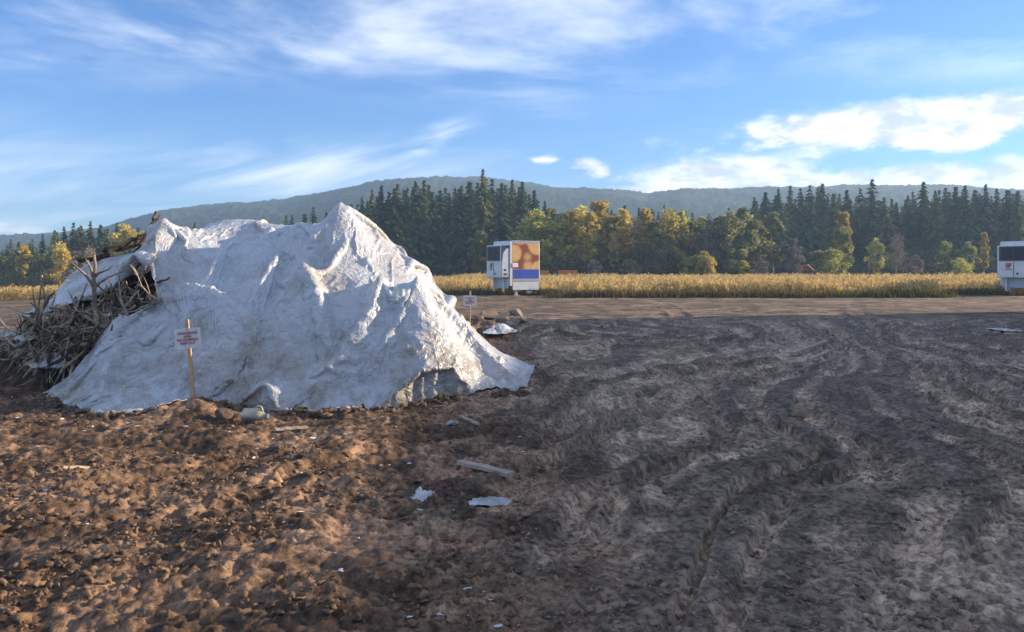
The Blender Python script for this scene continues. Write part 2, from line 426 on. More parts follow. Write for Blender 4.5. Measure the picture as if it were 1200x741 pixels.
# ================================================================== TREES
M_CON = foliage_mat('conifer_needles', (.030, .058, .034), (.085, .120, .055), .03, .15)
M_CON2 = foliage_mat('conifer_olive_needles', (.060, .085, .030), (.16, .17, .050), .03, .2)
M_YG = foliage_mat('yellow_green_leaves', (.30, .31, .09), (.54, .50, .14), .03)
M_GOLD = foliage_mat('golden_leaves', (.46, .36, .08), (.70, .58, .15), .03)
M_ORG = foliage_mat('orange_leaves', (.30, .22, .06), (.46, .35, .10), .02)
M_OLV = foliage_mat('olive_leaves', (.14, .17, .07), (.30, .30, .12), .03)
M_BARE = foliage_mat('grey_brown_twigs', (.17, .135, .11), (.32, .26, .20), .02, .1)
M_BARK = mat('dark_bark', (.05, .04, .032), .9, (.11, .09, .07), 14, .4, 60)
M_PALEBARK = mat('pale_bark', (.20, .185, .16), .85, (.34, .32, .28), 20, .3, 60)

def quads(centres, ax, ay):
    n = len(centres)
    V = np.empty((n * 4, 3)); V[0::4] = centres - ax - ay; V[1::4] = centres + ax - ay; V[2::4] = centres + ax * .55 + ay; V[3::4] = centres - ax * .55 + ay
    return V, np.arange(n * 4).reshape(n, 4)
def conifer_crown(seed, wide=.17, levels=30, sparse=0.0):
    g = np.random.default_rng(seed); C = []; A = []; B = []
    for i in range(levels):
        t = i / (levels - 1); z0 = .06 + .93 * t
        r = wide * (1 - t) ** .78 * (.8 + .4 * g.random()) + .006
        if t < .12: r *= .6 + 3 * t
        nb = int(8 + 8 * (1 - t))
        for k in range(nb):
            if g.random() < sparse: continue
            az = g.random() * 6.283; L = r * (.6 + .6 * g.random()); ca, sa = math.cos(az), math.sin(az)
            m = 2 + int(5 * L / wide * .9)
            for q in range(m):
                s = (q + .6) / m
                zz = z0 - L * (.25 + .35 * s) * (.6 + .8 * g.random()) + L * .18 * s * s
                C.append((ca * L * s, sa * L * s, zz + g.normal() * .004))
                w = (.010 + .022 * (1 - t)) * (1.1 - .4 * s) * (.7 + .6 * g.random())
                tilt = g.normal() * .5
                A.append((-sa * w * math.cos(tilt), ca * w * math.cos(tilt), w * math.sin(tilt)))
                d = .6 + .5 * g.random()
                B.append((ca * w * 1.5, sa * w * 1.5, -w * d * 1.3))
    V, F = quads(np.array(C), np.array(A), np.array(B))
    tip = len(V); 
    V = np.vstack([V, [(-.005, 0, .95), (.005, 0, .95), (.001, 0, 1.02), (-.001, 0, 1.02), (0, -.005, .95), (0, .005, .95), (0, .001, 1.02), (0, -.001, 1.02)]])
    F = np.vstack([F, [[tip, tip + 1, tip + 2, tip + 3], [tip + 4, tip + 5, tip + 6, tip + 7]]])
    return mesh_np('crown', V, F, M_CON)
def leafy_crown(seed, rx=.20, z0=.30, z1=1.0, clumps=44, per=62, leaf=.011, top=1.0):
    g = np.random.default_rng(seed); C = []
    for i in range(clumps):
        h = g.random(); zz = z0 + (z1 - z0) * h
        rr = rx * math.sin(math.pi * min(1, (.12 + .85 * h)) ) ** .7 * (.55 + .6 * g.random())
        az = g.random() * 6.283; q = math.sqrt(g.random())
        c = np.array([math.cos(az) * rr * q, math.sin(az) * rr * q, zz])
        cr = rx * (.20 + .20 * g.random())
        p = g.normal(size=(per, 3)); p /= np.linalg.norm(p, axis=1)[:, None] + 1e-9
        p *= (cr * g.random((per, 1)) ** .45); p[:, 2] *= .9
        C.append(c + p)
    C = np.vstack(C); C = C[C[:, 2] < 1.03]
    n = len(C); a = g.normal(size=(n, 3)); b = g.normal(size=(n, 3))
    a /= np.linalg.norm(a, axis=1)[:, None]; b -= (a * b).sum(1)[:, None] * a; b /= np.linalg.norm(b, axis=1)[:, None]
    s = leaf * (.6 + .9 * g.random((n, 1)))
    V, F = quads(C, a * s, b * s * 1.2)
    return mesh_np('crown', V, F, M_YG)
def trunk_mesh(seed, m, r=.014, limbs=6, top=.9, l0=.3):
    g = random.Random(seed); mb = MB()
    pts = []; x = y = 0
    for i in range(8):
        t = i / 7; pts.append((x, y, -.03 + (top + .03) * t)); x += g.uniform(-.008, .008); y += g.uniform(-.008, .008)
    mb.tube(pts, [r * (1.25 - 1.05 * i / 7) for i in range(8)], 6)
    for k in range(limbs):
        t = l0 + (.85 - l0) * k / max(1, limbs - 1); az = g.random() * 6.283; L = .16 * (1.2 - t) + .05
        j = min(6, int(t * 7 / top)); b = Vector(pts[j])
        d = Vector((math.cos(az), math.sin(az), .9))
        mb.tube([b, b + d * L * .5, b + Vector((d.x * L * .85, d.y * L * .85, L * 1.25))], [r * .5, r * .3, r * .1], 5)
    return mb.mesh('trunk', m, True)
CON = [conifer_crown(100 + i, (.19, .22, .24, .20, .27, .18, .23)[i], (30, 30, 32, 28, 32, 30, 30)[i], (0, .1, .05, .2, 0, .25, .1)[i]) for i in range(7)]
SLIM = [leafy_crown(200 + i, .15, .28, .98) for i in range(4)]
ROUND = [leafy_crown(220 + i, .26, .22, .98, 50, 64, .013) for i in range(4)]
BUSH = [leafy_crown(240 + i, .42, .08, .95, 40, 60, .020) for i in range(4)]
TWIG = [leafy_crown(260 + i, .28, .25, .98, 50, 40, .008) for i in range(2)]
T_CON = [trunk_mesh(300 + i, M_BARK, .012, 0) for i in range(2)]
T_DEC = [trunk_mesh(320 + i, M_PALEBARK, .011, 7) for i in range(4)]
T_BUSH = [trunk_mesh(340 + i, M_BARK, .020, 7, .7, .15) for i in range(2)]

def tree(name, cat, label, group, crown, trunk, cm, px, top, Y, w=1.0, tm=None):
    x = (px - 600) / 900 * Y
    zb = float(ground_low(np.array(x), np.array(Y)))
    zt = CAM_H + (313 - top) / 900 * Y
    h = max(.5, zt - zb)
    r = empty(name, (x, Y, zb), random.random() * 6.28)
    r.scale = (h * w, h * w, h)
    c = obj('crown', crown, r); c.material_slots[0].link = 'OBJECT'; c.material_slots[0].material = cm
    t = obj('trunk', trunk, r)
    if tm: t.material_slots[0].link = 'OBJECT'; t.material_slots[0].material = tm
    return tag(r, label, cat, group)

ORD = 'first second third fourth fifth sixth seventh eighth ninth tenth eleventh twelfth thirteenth fourteenth fifteenth sixteenth seventeenth eighteenth nineteenth twentieth'.split()
def ordw(i):
    if i < 20: return ORD[i]
    if i < 29: return 'twenty-' + ORD[i - 20]
    return ('thirtieth', 'thirty-first', 'thirty-second', 'thirty-third', 'thirty-fourth', 'thirty-fifth')[i - 29]
rt = random.Random(11)
def conifer_row(spec, wood, group, Y0, Y1, mats, w=1.0):
    spec = sorted(spec)
    for i, (px, top) in enumerate(spec):
        m = mats[i % len(mats)]
        col = 'olive green' if m is M_CON2 else 'dark green'
        tree('conifer_tree', 'tree', '%s conifer, %s from the left in the front row of %s' % (col, ordw(i), wood), group,
             CON[rt.randrange(7)], T_CON[i % 2], m, px, top, rt.uniform(Y0, Y1), w * rt.uniform(1.0, 1.35))
# wood on the left
conifer_row([(-8, 292), (8, 288), (22, 284), (38, 281), (50, 275), (64, 271), (75, 266), (86, 262), (95, 265), (106, 260), (118, 264), (126, 269), (137, 262), (150, 271), (162, 268), (174, 272), (186, 270), (200, 274), (214, 270), (228, 262), (246, 262)],
            'the left wood', 'conifers of the left wood', 128, 150, (M_CON2, M_CON, M_CON2), 1.05)
# wood between the tarp and the trailer
conifer_row([(412, 240), (424, 232), (436, 224), (447, 219), (456, 226), (466, 217), (476, 224), (487, 214), (497, 212), (506, 226), (516, 224), (527, 232), (538, 222), (549, 214), (566, 199), (577, 224), (588, 216), (600, 212), (612, 214), (626, 224)],
            'the middle wood', 'conifers of the middle wood', 138, 156, (M_CON, M_CON, M_CON2), 1.05)
# right-hand wood
conifer_row([(884, 232), (897, 226), (912, 222), (926, 219), (938, 222), (949, 218), (964, 216), (978, 228), (992, 224), (1008, 222), (1022, 211), (1036, 232), (1050, 238), (1064, 230), (1082, 214), (1096, 224), (1108, 221), (1120, 220), (1131, 218), (1143, 224), (1155, 217), (1168, 222), (1180, 224), (1192, 226), (1206, 222), (1222, 226)],
            'the right-hand wood', 'conifers of the right-hand wood', 142, 162, (M_CON, M_CON, M_CON, M_CON2), 1.1)
# yellowing poplars and birches
dec = [(618, 262, 'Y'), (632, 252, 'Y'), (647, 250, 'O'), (661, 254, 'Y'), (676, 247, 'G'), (690, 254, 'G'), (704, 243, 'G'), (717, 256, 'Y'), (731, 249, 'G'), (746, 268, 'B'),
       (758, 250, 'G'), (770, 264, 'O'), (786, 250, 'G'), (800, 254, 'Y'), (814, 266, 'O'), (828, 262, 'B'), (842, 258, 'O'), (856, 254, 'O'), (868, 250, 'O'), (882, 262, 'O')]
DK = {'Y': (M_YG, 'yellow-green'), 'O': (M_OLV, 'olive leaved'), 'G': (M_GOLD, 'golden yellow'), 'B': (M_BARE, 'grey-brown half bare')}
for i, (px, top, k) in enumerate([(a, b - 5, c) for a, b, c in dec]):
    tree('poplar_tree', 'tree', '%s slender tree, %s from the left behind the gold field' % (DK[k][1], ordw(i)), 'yellowing trees behind the field',
         (TWIG[i % 2] if k == 'B' else (SLIM + ROUND)[(i * 5) % 8]), T_DEC[i % 4], DK[k][0], px, top, rt.uniform(114, 121), rt.uniform(1.0, 1.35))
rt2 = random.Random(5)
for i in range(24):
    px = 612 + i * 11.6 + rt2.uniform(-4, 4); k = rt2.choice('YOYYGOG')
    tree('poplar_tree', 'tree', 'half-hidden yellow-green broadleaf tree between the slender ones behind the gold field', 'half-hidden broadleaf trees',
         (SLIM + ROUND)[i % 8], T_DEC[i % 4], DK[k if k != 'B' else 'O'][0], px, rt2.uniform(250, 276), rt2.uniform(122, 128), rt2.uniform(1.1, 1.5))
# odd trees that stand out
one = [('broadleaf_tree', 'round golden tree glowing at the edge of the wood beside the brush', 70, 284, 126, ROUND[0], M_GOLD, 1.0),
       ('broadleaf_tree', 'small pale golden tree low at the far left of the wood', 27, 287, 126, SLIM[1], M_GOLD, 1.0),
       ('broadleaf_tree', 'large golden maple among conifers just above the leaning poles', 148, 264, 134, ROUND[1], M_GOLD, .95),
       ('broadleaf_tree', 'golden tree squeezed between the leaning poles and the tarp peak', 170, 272, 133, SLIM[2], M_GOLD, 1.3),
       ('broadleaf_tree', 'grey-brown leafless tree low in the wood above the torn tarp', 108, 286, 125, TWIG[0], M_BARE, .9),
       ('broadleaf_tree', 'dull brown broadleaf tree right of the round golden tree', 90, 296, 124, ROUND[2], M_BARE, 1.0),
       ('broadleaf_tree', 'shadowed olive tree at the foot of the wood, left picture edge', 6, 300, 124, ROUND[3], M_OLV, 1.1),
       ('broadleaf_tree', 'olive tree under the conifers beside the golden one', 48, 298, 124, ROUND[1], M_OLV, 1.1),
       ('broadleaf_tree', 'light green leafy tree standing just left of the small trailer', 563, 272, 130, ROUND[2], M_OLV, .95),
       ('broadleaf_tree', 'small yellow birch with drooping crown in front of the poplars', 719, 274, 131, SLIM[0], M_GOLD, .85),
       ('broadleaf_tree', 'bare pinkish grey spreading tree in front of the golden poplars', 767, 268, 131, TWIG[1], M_BARE, 1.0),
       ('broadleaf_tree', 'orange-topped tree rising among the right-hand conifers', 988, 248, 139, ROUND[3], M_ORG, .55),
       ('broadleaf_tree', 'olive broadleaf tree under the orange-topped tree', 985, 266, 137, ROUND[0], M_OLV, .95),
       ('broadleaf_tree', 'orange bush-like tree just left of the large white trailer', 1153, 272, 138, SLIM[3], M_ORG, .7),
       ('broadleaf_tree', 'yellow-green leaning tree at the foot of the right-hand conifers', 1026, 280, 134, ROUND[1], M_YG, .95),
       ('broadleaf_tree', 'grey twiggy tree between the yellow-green and the olive trees', 1050, 272, 135, TWIG[0], M_BARE, .9),
       ('broadleaf_tree', 'tawny tree at the left foot of the right-hand wood', 930, 281, 133, ROUND[2], M_BARE, .9),
       ('broadleaf_tree', 'tall olive tree joining poplars and the right-hand conifers', 905, 250, 137, SLIM[2], M_OLV, 1.3),
       ('broadleaf_tree', 'pale olive tree low before the conifers, mid-way along', 1108, 282, 133, ROUND[0], M_OLV, 1.0),
       ('broadleaf_tree', 'dull olive tree two places left of the large white trailer', 1134, 284, 133, ROUND[1], M_OLV, 1.0)]
for (nm, lab, px, top, Y, cr, cm, w) in one:
    tree(nm, 'tree', lab, None, cr, T_DEC[px % 4], cm, px, top, Y - (17 if px > 620 else 4), w)
shr = [(808, 301, M_YG, 'olive'), (824, 295, M_YG, 'yellow-green'), (832, 302, M_GOLD, 'gold'), (856, 304, M_OLV, 'green'), (871, 306, M_GOLD, 'yellow'), (893, 304, M_BARE, 'brown'), (958, 294, M_OLV, 'olive'),
       (975, 292, M_YG, 'yellow-green'), (1072, 300, M_BARE, 'brown'), (1124, 303, M_YG, 'yellow-green'), (640, 305, M_OLV, 'olive'), (696, 305, M_BARE, 'brown'), (738, 304, M_OLV, 'olive')]
for i, (px, top, m, cn) in enumerate(sorted(shr, key=lambda q: q[0])):
    tree('shrub', 'shrub', '%s leafy shrub, %s from the left along the far edge of the gold field' % (cn, ordw(i)), 'shrubs along the far field edge',
         BUSH[i % 4], T_BUSH[i % 2], m, px, top, rt.uniform(110, 112.5), rt.uniform(.9, 1.2))
# rear rows that close the woods
def rear(px0, px1, n, tops, Y0, Y1, lab, group, mats):
    for i in range(n):
        px = px0 + (px1 - px0) * (i + rt.uniform(.1, .9)) / n
        top = np.interp(px, [q[0] for q in tops], [q[1] for q in tops]) + rt.uniform(-4, 14)
        tree('conifer_tree', 'tree', lab, group, CON[rt.randrange(7)], T_CON[0], rt.choice(mats), px, top, rt.uniform(Y0, Y1), rt.uniform(1.0, 1.4))
rear(-40, 270, 46, [(-40, 292), (60, 276), (110, 268), (180, 274), (270, 264)], 152, 190, 'dark conifer in the rear rows of the wood left of the tarp', 'rear conifers of the left wood', (M_CON, M_CON2))
rear(330, 420, 10, [(330, 246), (420, 242)], 150, 180, 'small dark conifer showing between tarp peaks', 'conifers behind the tarp', (M_CON,))
rear(400, 640, 44, [(400, 242), (450, 226), (500, 222), (570, 214), (640, 226)], 160, 195, 'dark conifer in the rear rows behind the small trailer', 'rear conifers of the middle wood', (M_CON,))
rear(600, 900, 60, [(600, 244), (660, 253), (740, 243), (780, 243), (830, 252), (870, 246), (900, 234)], 165, 205, 'dark conifer rising behind the yellowing trees', 'conifers behind the yellowing trees', (M_CON,))
rear(870, 1250, 64, [(870, 240), (900, 230), (960, 222), (1040, 236), (1080, 224), (1250, 226)], 168, 205, 'dark conifer in the rear rows of the right-hand wood', 'rear conifers of the right-hand wood', (M_CON,))

def build_undergrowth():                 # low dark growth closing the foot of the woods
    g = np.random.default_rng(5); n = 26000
    th = g.uniform(-.78, .78, n); Y = np.where((th > .02) & (th < .32), g.uniform(112, 165, n), g.uniform(136, 176, n)); X = th * Y
    keep = ~((th > -.27) & (th < -.19))
    H = 1.0 + 5.5 * fbm(X * .12, Y * .05, 3, 9) ** 1.3
    Z = ground_low(X, Y) + g.random(n) ** .8 * H
    C = np.c_[X, Y, Z]
    a = g.normal(size=(n, 3)); b = g.normal(size=(n, 3)); a /= np.linalg.norm(a, axis=1)[:, None]; b -= (a * b).sum(1)[:, None] * a; b /= np.linalg.norm(b, axis=1)[:, None]
    s = .34 * (.6 + g.random((n, 1)))
    V, F = quads(C, a * s, b * s)
    m = foliage_mat('undergrowth_leaves', (.035, .046, .028), (.11, .105, .055), .02, .2)
    tag(obj('undergrowth', mesh_np('undergrowth', V, F, m)), 'dark undergrowth between the trunks at the foot of the woods', 'undergrowth', None, 'stuff')
build_undergrowth()

# ================================================================== CROP
def build_crop():
    g = np.random.default_rng(9)
    n1, n2 = 44000, 30000
    Ya = 50 + (g.random(n1) ** 1.5) * 32; Yb = g.uniform(80, 120, n2); Y = np.r_[Ya, Yb]; n = len(Y)
    X = g.uniform(-.80, .80, n) * Y
    front = 56.5 - 5.5 * sstep(2.5, 5, X) * (1 - sstep(28, 31, X)) + 1.5 * (fbm(X * .05, X * 0, 2, 3) - .5)
    ok = (Y > front) & ((Y < 109) | (X < 2)); X = X[ok]; Y = Y[ok]; n = len(X)
    # planted rows run away from the yard
    X = np.round(X / .75) * .75 + g.normal(size=n) * .10
    Zg = ground_low(X, Y)
    h = (.55 + .75 * fbm(X * .22, Y * .22, 3, 4)) * (.75 + .45 * g.random(n))
    h *= np.where(fbm(X * .35, Y * .35, 2, 14) < .30, .65, 1)
    V = []; F = []
    base = np.c_[X, Y, Zg - .03]
    lean = g.normal(size=(n, 2)) * .13
    topv = base + np.c_[lean * h[:, None], h]
    az = g.random(n) * 6.283; wv = np.c_[np.cos(az), np.sin(az), np.zeros(n)] * .022
    V.append(np.stack([base - wv, base + wv, topv + wv * .4, topv - wv * .4], 1).reshape(-1, 3))
    for k in range(3):
        s = g.uniform(.3, .95, n)[:, None]; p0 = base + (topv - base) * s
        a2 = g.random(n) * 6.283; d = np.c_[np.cos(a2), np.sin(a2), np.zeros(n)]; side = np.c_[-np.sin(a2), np.cos(a2), np.zeros(n)]
        L = g.uniform(.22, .5, n)[:, None]
        p1 = p0 + d * L * .55 + np.array([0, 0, 1]) * L * .45; p2 = p0 + d * L + np.array([0, 0, -1]) * L * g.uniform(-.1, .8, n)[:, None]
        V.append(np.stack([p0, p1 - side * .042, p2, p1 + side * .042], 1).reshape(-1, 3))
    V = np.vstack(V); F = np.arange(len(V)).reshape(-1, 4)
    m = foliage_mat('dry_crop', (.46, .34, .12), (.76, .59, .26), .02, .3)
    tag(obj('crop_field', mesh_np('crop_field', V, F, m)), 'golden field of dry standing stalks in front of the woods', 'crop', None, 'stuff')
build_crop()
def build_weeds():                       # green and brown tufts along the near edge of the crop
    g = np.random.default_rng(19); Vs = []
    spots = [(820, 1.0, 0), (1025, 1.1, 1), (1072, 1.2, 1), (1148, 1.2, 1), (1130, .8, 0), (905, .7, 0), (985, .8, 1), (690, .7, 0), (545, 1.4, 0), (570, 1.6, 0), (600, 1.2, 0), (520, 1.2, 0), (640, .9, 0)]
    spots += [(rt.uniform(622, 1165), rt.uniform(.5, 1.3), 0) for _ in range(34)] + [(rt.uniform(505, 580), 1.0, 0) for _ in range(5)]
    m1 = foliage_mat('green_weeds', (.05, .085, .02), (.13, .17, .04), .02, .3); m2 = foliage_mat('brown_weeds', (.07, .06, .03), (.19, .15, .07), .02, .3)
    for px, r, green in spots:
        Y = 50.3 if 660 < px < 1110 else 54.6 if px > 620 else 55.0; x = (px - 600) / 900 * Y; n = 260 if r > 1 else 160
        bx = x + g.normal(size=n) * r * .8; by = Y + g.normal(size=n) * .35; h = g.uniform(.15, .55, n)
        base = np.c_[bx, by, ground_low(bx, by) - .02 + 0 * bx]; az = g.random(n) * 6.28
        w = np.c_[np.cos(az), np.sin(az), 0 * az] * .035; tip = base + np.c_[g.normal(size=(n, 2)) * .14, h]
        V = np.stack([base - w, base + w, tip + w * .3, tip - w * .3], 1).reshape(-1, 3)
        Vs.append((V, green))
    for gr, m, lab in ((1, m1, 'fresh green weed tufts along the near edge of the gold field'), (0, m2, 'brownish weeds along the near edge of the field')):
        V = np.vstack([v for v, q in Vs if q == gr])
        tag(obj('weeds', mesh_np('weeds', V, np.arange(len(V)).reshape(-1, 4), m)), lab, 'weeds', None, 'stuff')
build_weeds()

# ================================================================== THE HEAP AND ITS TARPS
HC = [  # picture point and depth of points on the heap's surface
    # main tarp, crest
    (191, 254, 13.4), (215, 264, 13.5), (240, 269, 13.6), (270, 278, 13.7), (245, 254, 15.4), (270, 249, 15.6), (295, 249, 15.6), (325, 256, 15.3),
    (318, 266, 13.9), (340, 262, 14.0), (365, 256, 13.9), (385, 250, 13.8), (399, 240, 13.6),
    (415, 249, 13.6), (440, 263, 14.0), (470, 286, 14.2), (498, 310, 14.3), (520, 338, 14.2), (535, 358, 14.1), (552, 374, 14.0), (575, 398, 13.4), (598, 424, 12.9), (610, 442, 12.4),
    # upper front
    (182, 292, 13.0), (205, 300, 12.85), (250, 305, 12.85), (300, 305, 12.8), (322, 296, 13.0), (345, 290, 13.3), (375, 290, 13.2), (398, 285, 13.05), (420, 290, 13.0), (450, 310, 12.9), (470, 320, 12.6),
    # middle front
    (186, 330, 12.5), (215, 340, 12.35), (260, 340, 12.35), (310, 335, 12.35), (352, 322, 12.0), (380, 334, 11.95), (415, 338, 12.0), (450, 337, 12.05), (489, 330, 12.0), (515, 362, 12.3), (545, 395, 12.3), (570, 425, 12.2),
    # lower front
    (160, 372, 12.0), (130, 398, 11.9), (105, 425, 11.95), (190, 385, 11.75), (240, 385, 11.75), (290, 385, 11.7), (340, 380, 11.6), (390, 385, 11.55), (430, 385, 11.6), (470, 375, 11.7), (505, 395, 11.8),
    (140, 435, 11.35), (190, 430, 11.25), (250, 432, 11.25), (310, 435, 11.2), (370, 435, 11.25), (420, 430, 11.25), (470, 425, 11.4), (520, 425, 11.6), (555, 440, 11.75),
    # behind
    (190, 300, 15.0), (250, 270, 17.0), (300, 270, 17.0), (350, 268, 15.8), (399, 268, 15.2), (440, 290, 15.3), (480, 320, 15.4), (520, 362, 15.2), (560, 402, 14.8),
    # left shoulder under the torn tarp
    (174, 291, 13.8), (150, 293, 13.8), (122, 298, 13.8), (108, 303, 13.8), (92, 308, 13.8), (76, 320, 13.8), (64, 340, 13.7), (58, 356, 13.6), (168, 294, 14.6), (140, 299, 14.8), (110, 306, 14.9), (179, 280, 13.5), (174, 290, 13.6),
    # brush slope
    (170, 340, 13.1), (140, 338, 13.1), (110, 342, 13.1), (85, 350, 13.1), (60, 365, 13.0), (170, 360, 12.6), (135, 370, 12.6), (100, 378, 12.7), (70, 392, 12.7), (45, 400, 12.8), (25, 395, 13.4), (10, 402, 13.8),
    (110, 405, 12.3), (80, 425, 12.3), (50, 430, 12.5), (25, 432, 12.9), (5, 428, 13.5), (-15, 425, 14.0), (-5, 390, 14.8),
]
HEM = [(40, 466), (52, 463), (75, 471), (100, 479), (130, 485), (165, 486), (205, 479), (250, 475), (300, 477), (350, 479), (390, 482), (430, 478), (480, 467), (530, 461), (575, 453), (618, 453), (632, 446)]
def gy(py): return CAM_H * 900 / (py - 313)
def hem3(px, py):                          # the hem climbs a low bank towards its right end
    Y = gy(py); Y = min(Y, float(np.interp(px, (430, 480, 530, 575, 618, 640), (10.9, 11.2, 11.35, 11.5, 11.62, 11.7)))) if px > 430 else Y
    p = P(px, py, Y); return p
pts = [tuple(P(*q)) for q in HC]
for (px, py) in HEM[:17]:
    q = hem3(px, py); pts.append((q.x, q.y, q.z - .02))
for (px, py) in HEM[:16]:                  # flat apron in front
    q = hem3(px, py); pts.append((q.x, q.y - .7, q.z - 0.13))
for (x, y) in ((-8.1, 12.2), (-8.8, 12.6), (-9.6, 13.2), (-10.2, 14.5), (-10, 16), (-9, 17.5), (-7.5, 18.5), (-5.5, 19), (-3.5, 18), (-2, 17.4), (-.8, 16.8), (.1, 15.8), (.6, 14.6), (.9, 13.4), (.8, 12)):
    pts.append((x, y, -.05))
for (x, y) in ((-11.2, 13), (-11.5, 15), (-10.8, 18), (-8, 20), (-5, 20.5), (-2, 19.5), (0, 17.5), (1.6, 15.5), (1.9, 12.5), (-9.6, 11.8)):
    pts.append((x, y, -.35))
pts = np.array(pts)
GX0, GX1, GY0, GY1, GS = -12.0, 2.4, 9.0, 21.0, .04
gx = np.arange(GX0, GX1, GS); gyy = np.arange(GY0, GY1, GS)
def rbf_surface():
    A = np.hypot(pts[:, None, 0] - pts[None, :, 0], pts[:, None, 1] - pts[None, :, 1])
    n = len(pts); K = np.zeros((n + 3, n + 3)); K[:n, :n] = A - np.eye(n) * .02; K[:n, n] = 1; K[:n, n + 1:] = pts[:, :2]; K[n, :n] = 1; K[n + 1:, :n] = pts[:, :2].T
    w = np.linalg.solve(K, np.r_[pts[:, 2], 0, 0, 0])
    GXm, GYm = np.meshgrid(gx, gyy)
    Z = w[n] + w[n + 1] * GXm + w[n + 2] * GYm
    for i in range(n): Z += w[i] * np.hypot(GXm - pts[i, 0], GYm - pts[i, 1])
    return Z
HZ = rbf_surface()
def hs(Hm, x, y):                          # bilinear look-up
    fx = np.clip((x - GX0) / GS, 0, len(gx) - 1.001); fy = np.clip((y - GY0) / GS, 0, len(gyy) - 1.001)
    i = fx.astype(int); j = fy.astype(int); u = fx - i; v = fy - j
    return (Hm[j, i] * (1 - u) + Hm[j, i + 1] * u) * (1 - v) + (Hm[j + 1, i] * (1 - u) + Hm[j + 1, i + 1] * u) * v
def hit(px, py, Hm=None):                  # where the line of sight meets the heap
    Hm = HZ if Hm is None else Hm
    Y = np.arange(9.6, 20, .01); x = (px - 600) / 900 * Y; z = CAM_H - (py - 313) / 900 * Y
    k = np.where(z <= np.maximum(hs(Hm, x, Y), 0))[0]
    i = k[0] if len(k) else len(Y) - 1
    return np.array((x[i], Y[i], z[i]))
# long folds and seams seen on the tarp
FOLDS = [([(353, 322), (366, 350), (374, 385), (384, 420), (392, 440)], .13, .075), ([(398, 402), (394, 420), (388, 440)], .10, .07),
         ([(446, 339), (440, 375), (428, 405), (404, 425), (392, 442)], .15, .09), ([(482, 366), (468, 400), (448, 430), (430, 447)], .13, .08),
         ([(489, 334), (482, 380), (468, 420), (448, 462)], .10, .06), ([(491, 334), (520, 366), (552, 402), (585, 436), (606, 450)], .08, .13),
         ([(400, 243), (402, 275), (396, 300)], .10, .09), ([(318, 266), (324, 284), (332, 296)], .11, .07), ([(191, 258), (202, 272), (206, 288)], .10, .07),
         ([(212, 346), (245, 356), (280, 380), (320, 412)], .12, .08), ([(238, 424), (290, 432), (340, 442), (392, 452)], .09, .07), ([(120, 470), (124, 450), (140, 425), (156, 412)], .13, .07),
         ([(300, 300), (330, 318), (353, 322)], .08, .10), ([(110, 468), (180, 473), (260, 466), (340, 468), (420, 468), (500, 458), (560, 450)], .07, .09),
         ([(232, 430), (215, 450), (205, 470)], .06, .08), ([(260, 300), (240, 340), (215, 380)], .05, .12), ([(330, 300), (300, 350), (280, 390)], .06, .12),
         ([(420, 300), (380, 310), (355, 322)], .09, .08), ([(430, 270), (440, 300), (450, 330)], .05, .09), ([(470, 290), (470, 312), (462, 330)], .05, .09)]
GXm, GYm = np.meshgrid(gx, gyy)
GZ = ground_z(GXm, GYm)
# the sheet hangs between the high points of the heap: it touches these and spans the hollows
HF = HZ - .17 * sstep(.15, .7, HZ)
def cone(px, py, r, up=0.0, sharp=1.0):
    global HF
    q = hit(px, py); d = np.hypot(GXm - q[0], GYm - q[1])
    zt = float(hs(HZ, np.array([q[0]]), np.array([q[1]]))[0]) + up
    HF = np.maximum(HF, zt - d * (.75 / r) * sharp)
for a in ((270, 279, .2, .0), (270, 254, .3, -.1), (300, 254, .3, -.08), (215, 345, .18, .06), (420, 339, .2, .03),
          (240, 300, .3, .0), (300, 330, .25, .0), (190, 330, .2, .0), (150, 400, .25, .03), (260, 400, .25, .0), (440, 265, .3, .0), (500, 314, .3, .0), (540, 366, .3, .0), (585, 415, .25, .03), (515, 364, .2, .02),
          (340, 400, .25, .0), (120, 440, .2, .02), (200, 440, .2, .0), (450, 400, .2, .0), (380, 262, .2, .0), (345, 268, .2, .02), (430, 300, .25, .02)): cone(*a)
for (a, b, c, sl) in ((191, 253, 13.4, 1.25), (399, 237, 13.6, 1.2), (489, 328, 12.0, 1.5), (353, 319, 12.0, 1.5), (318, 265, 13.9, 1.3)):
    q = P(a, b, c); dx = GXm - q.x; dx = np.where(dx < 0, dx * (2.6 if a == 191 else 1.0), dx); HF = np.maximum(HF, q.z - np.hypot(dx, GYm - q.y) * sl)
for pl, amp, wd in FOLDS[:6] + FOLDS[9:12] + FOLDS[14:17]:
    q = np.array([hit(*p) for p in pl]); L = smooth_line(q[:, :2], 40)
    x0, x1, y0, y1 = L[:, 0].min() - .6, L[:, 0].max() + .6, L[:, 1].min() - .6, L[:, 1].max() + .6
    i0, i1 = np.searchsorted(gx, (x0, x1)); j0, j1 = np.searchsorted(gyy, (y0, y1))
    sx = GXm[j0:j1, i0:i1]; sy = GYm[j0:j1, i0:i1]
    d = np.full(sx.shape, 9.); tt = np.zeros(sx.shape)
    for k, p in enumerate(L):
        r = np.hypot(sx - p[0], sy - p[1]); m = r < d; d[m] = r[m]; tt[m] = k / 39
    ridge = HZ[j0:j1, i0:i1] + 2.7 * amp * (.5 + .5 * np.sin(np.pi * np.clip(tt * .9 + .05, 0, 1))) - d * 1.9
    HF[j0:j1, i0:i1] = np.maximum(HF[j0:j1, i0:i1], np.where(d < .4, ridge, -9))
HF = np.maximum(HF, GZ + .012)

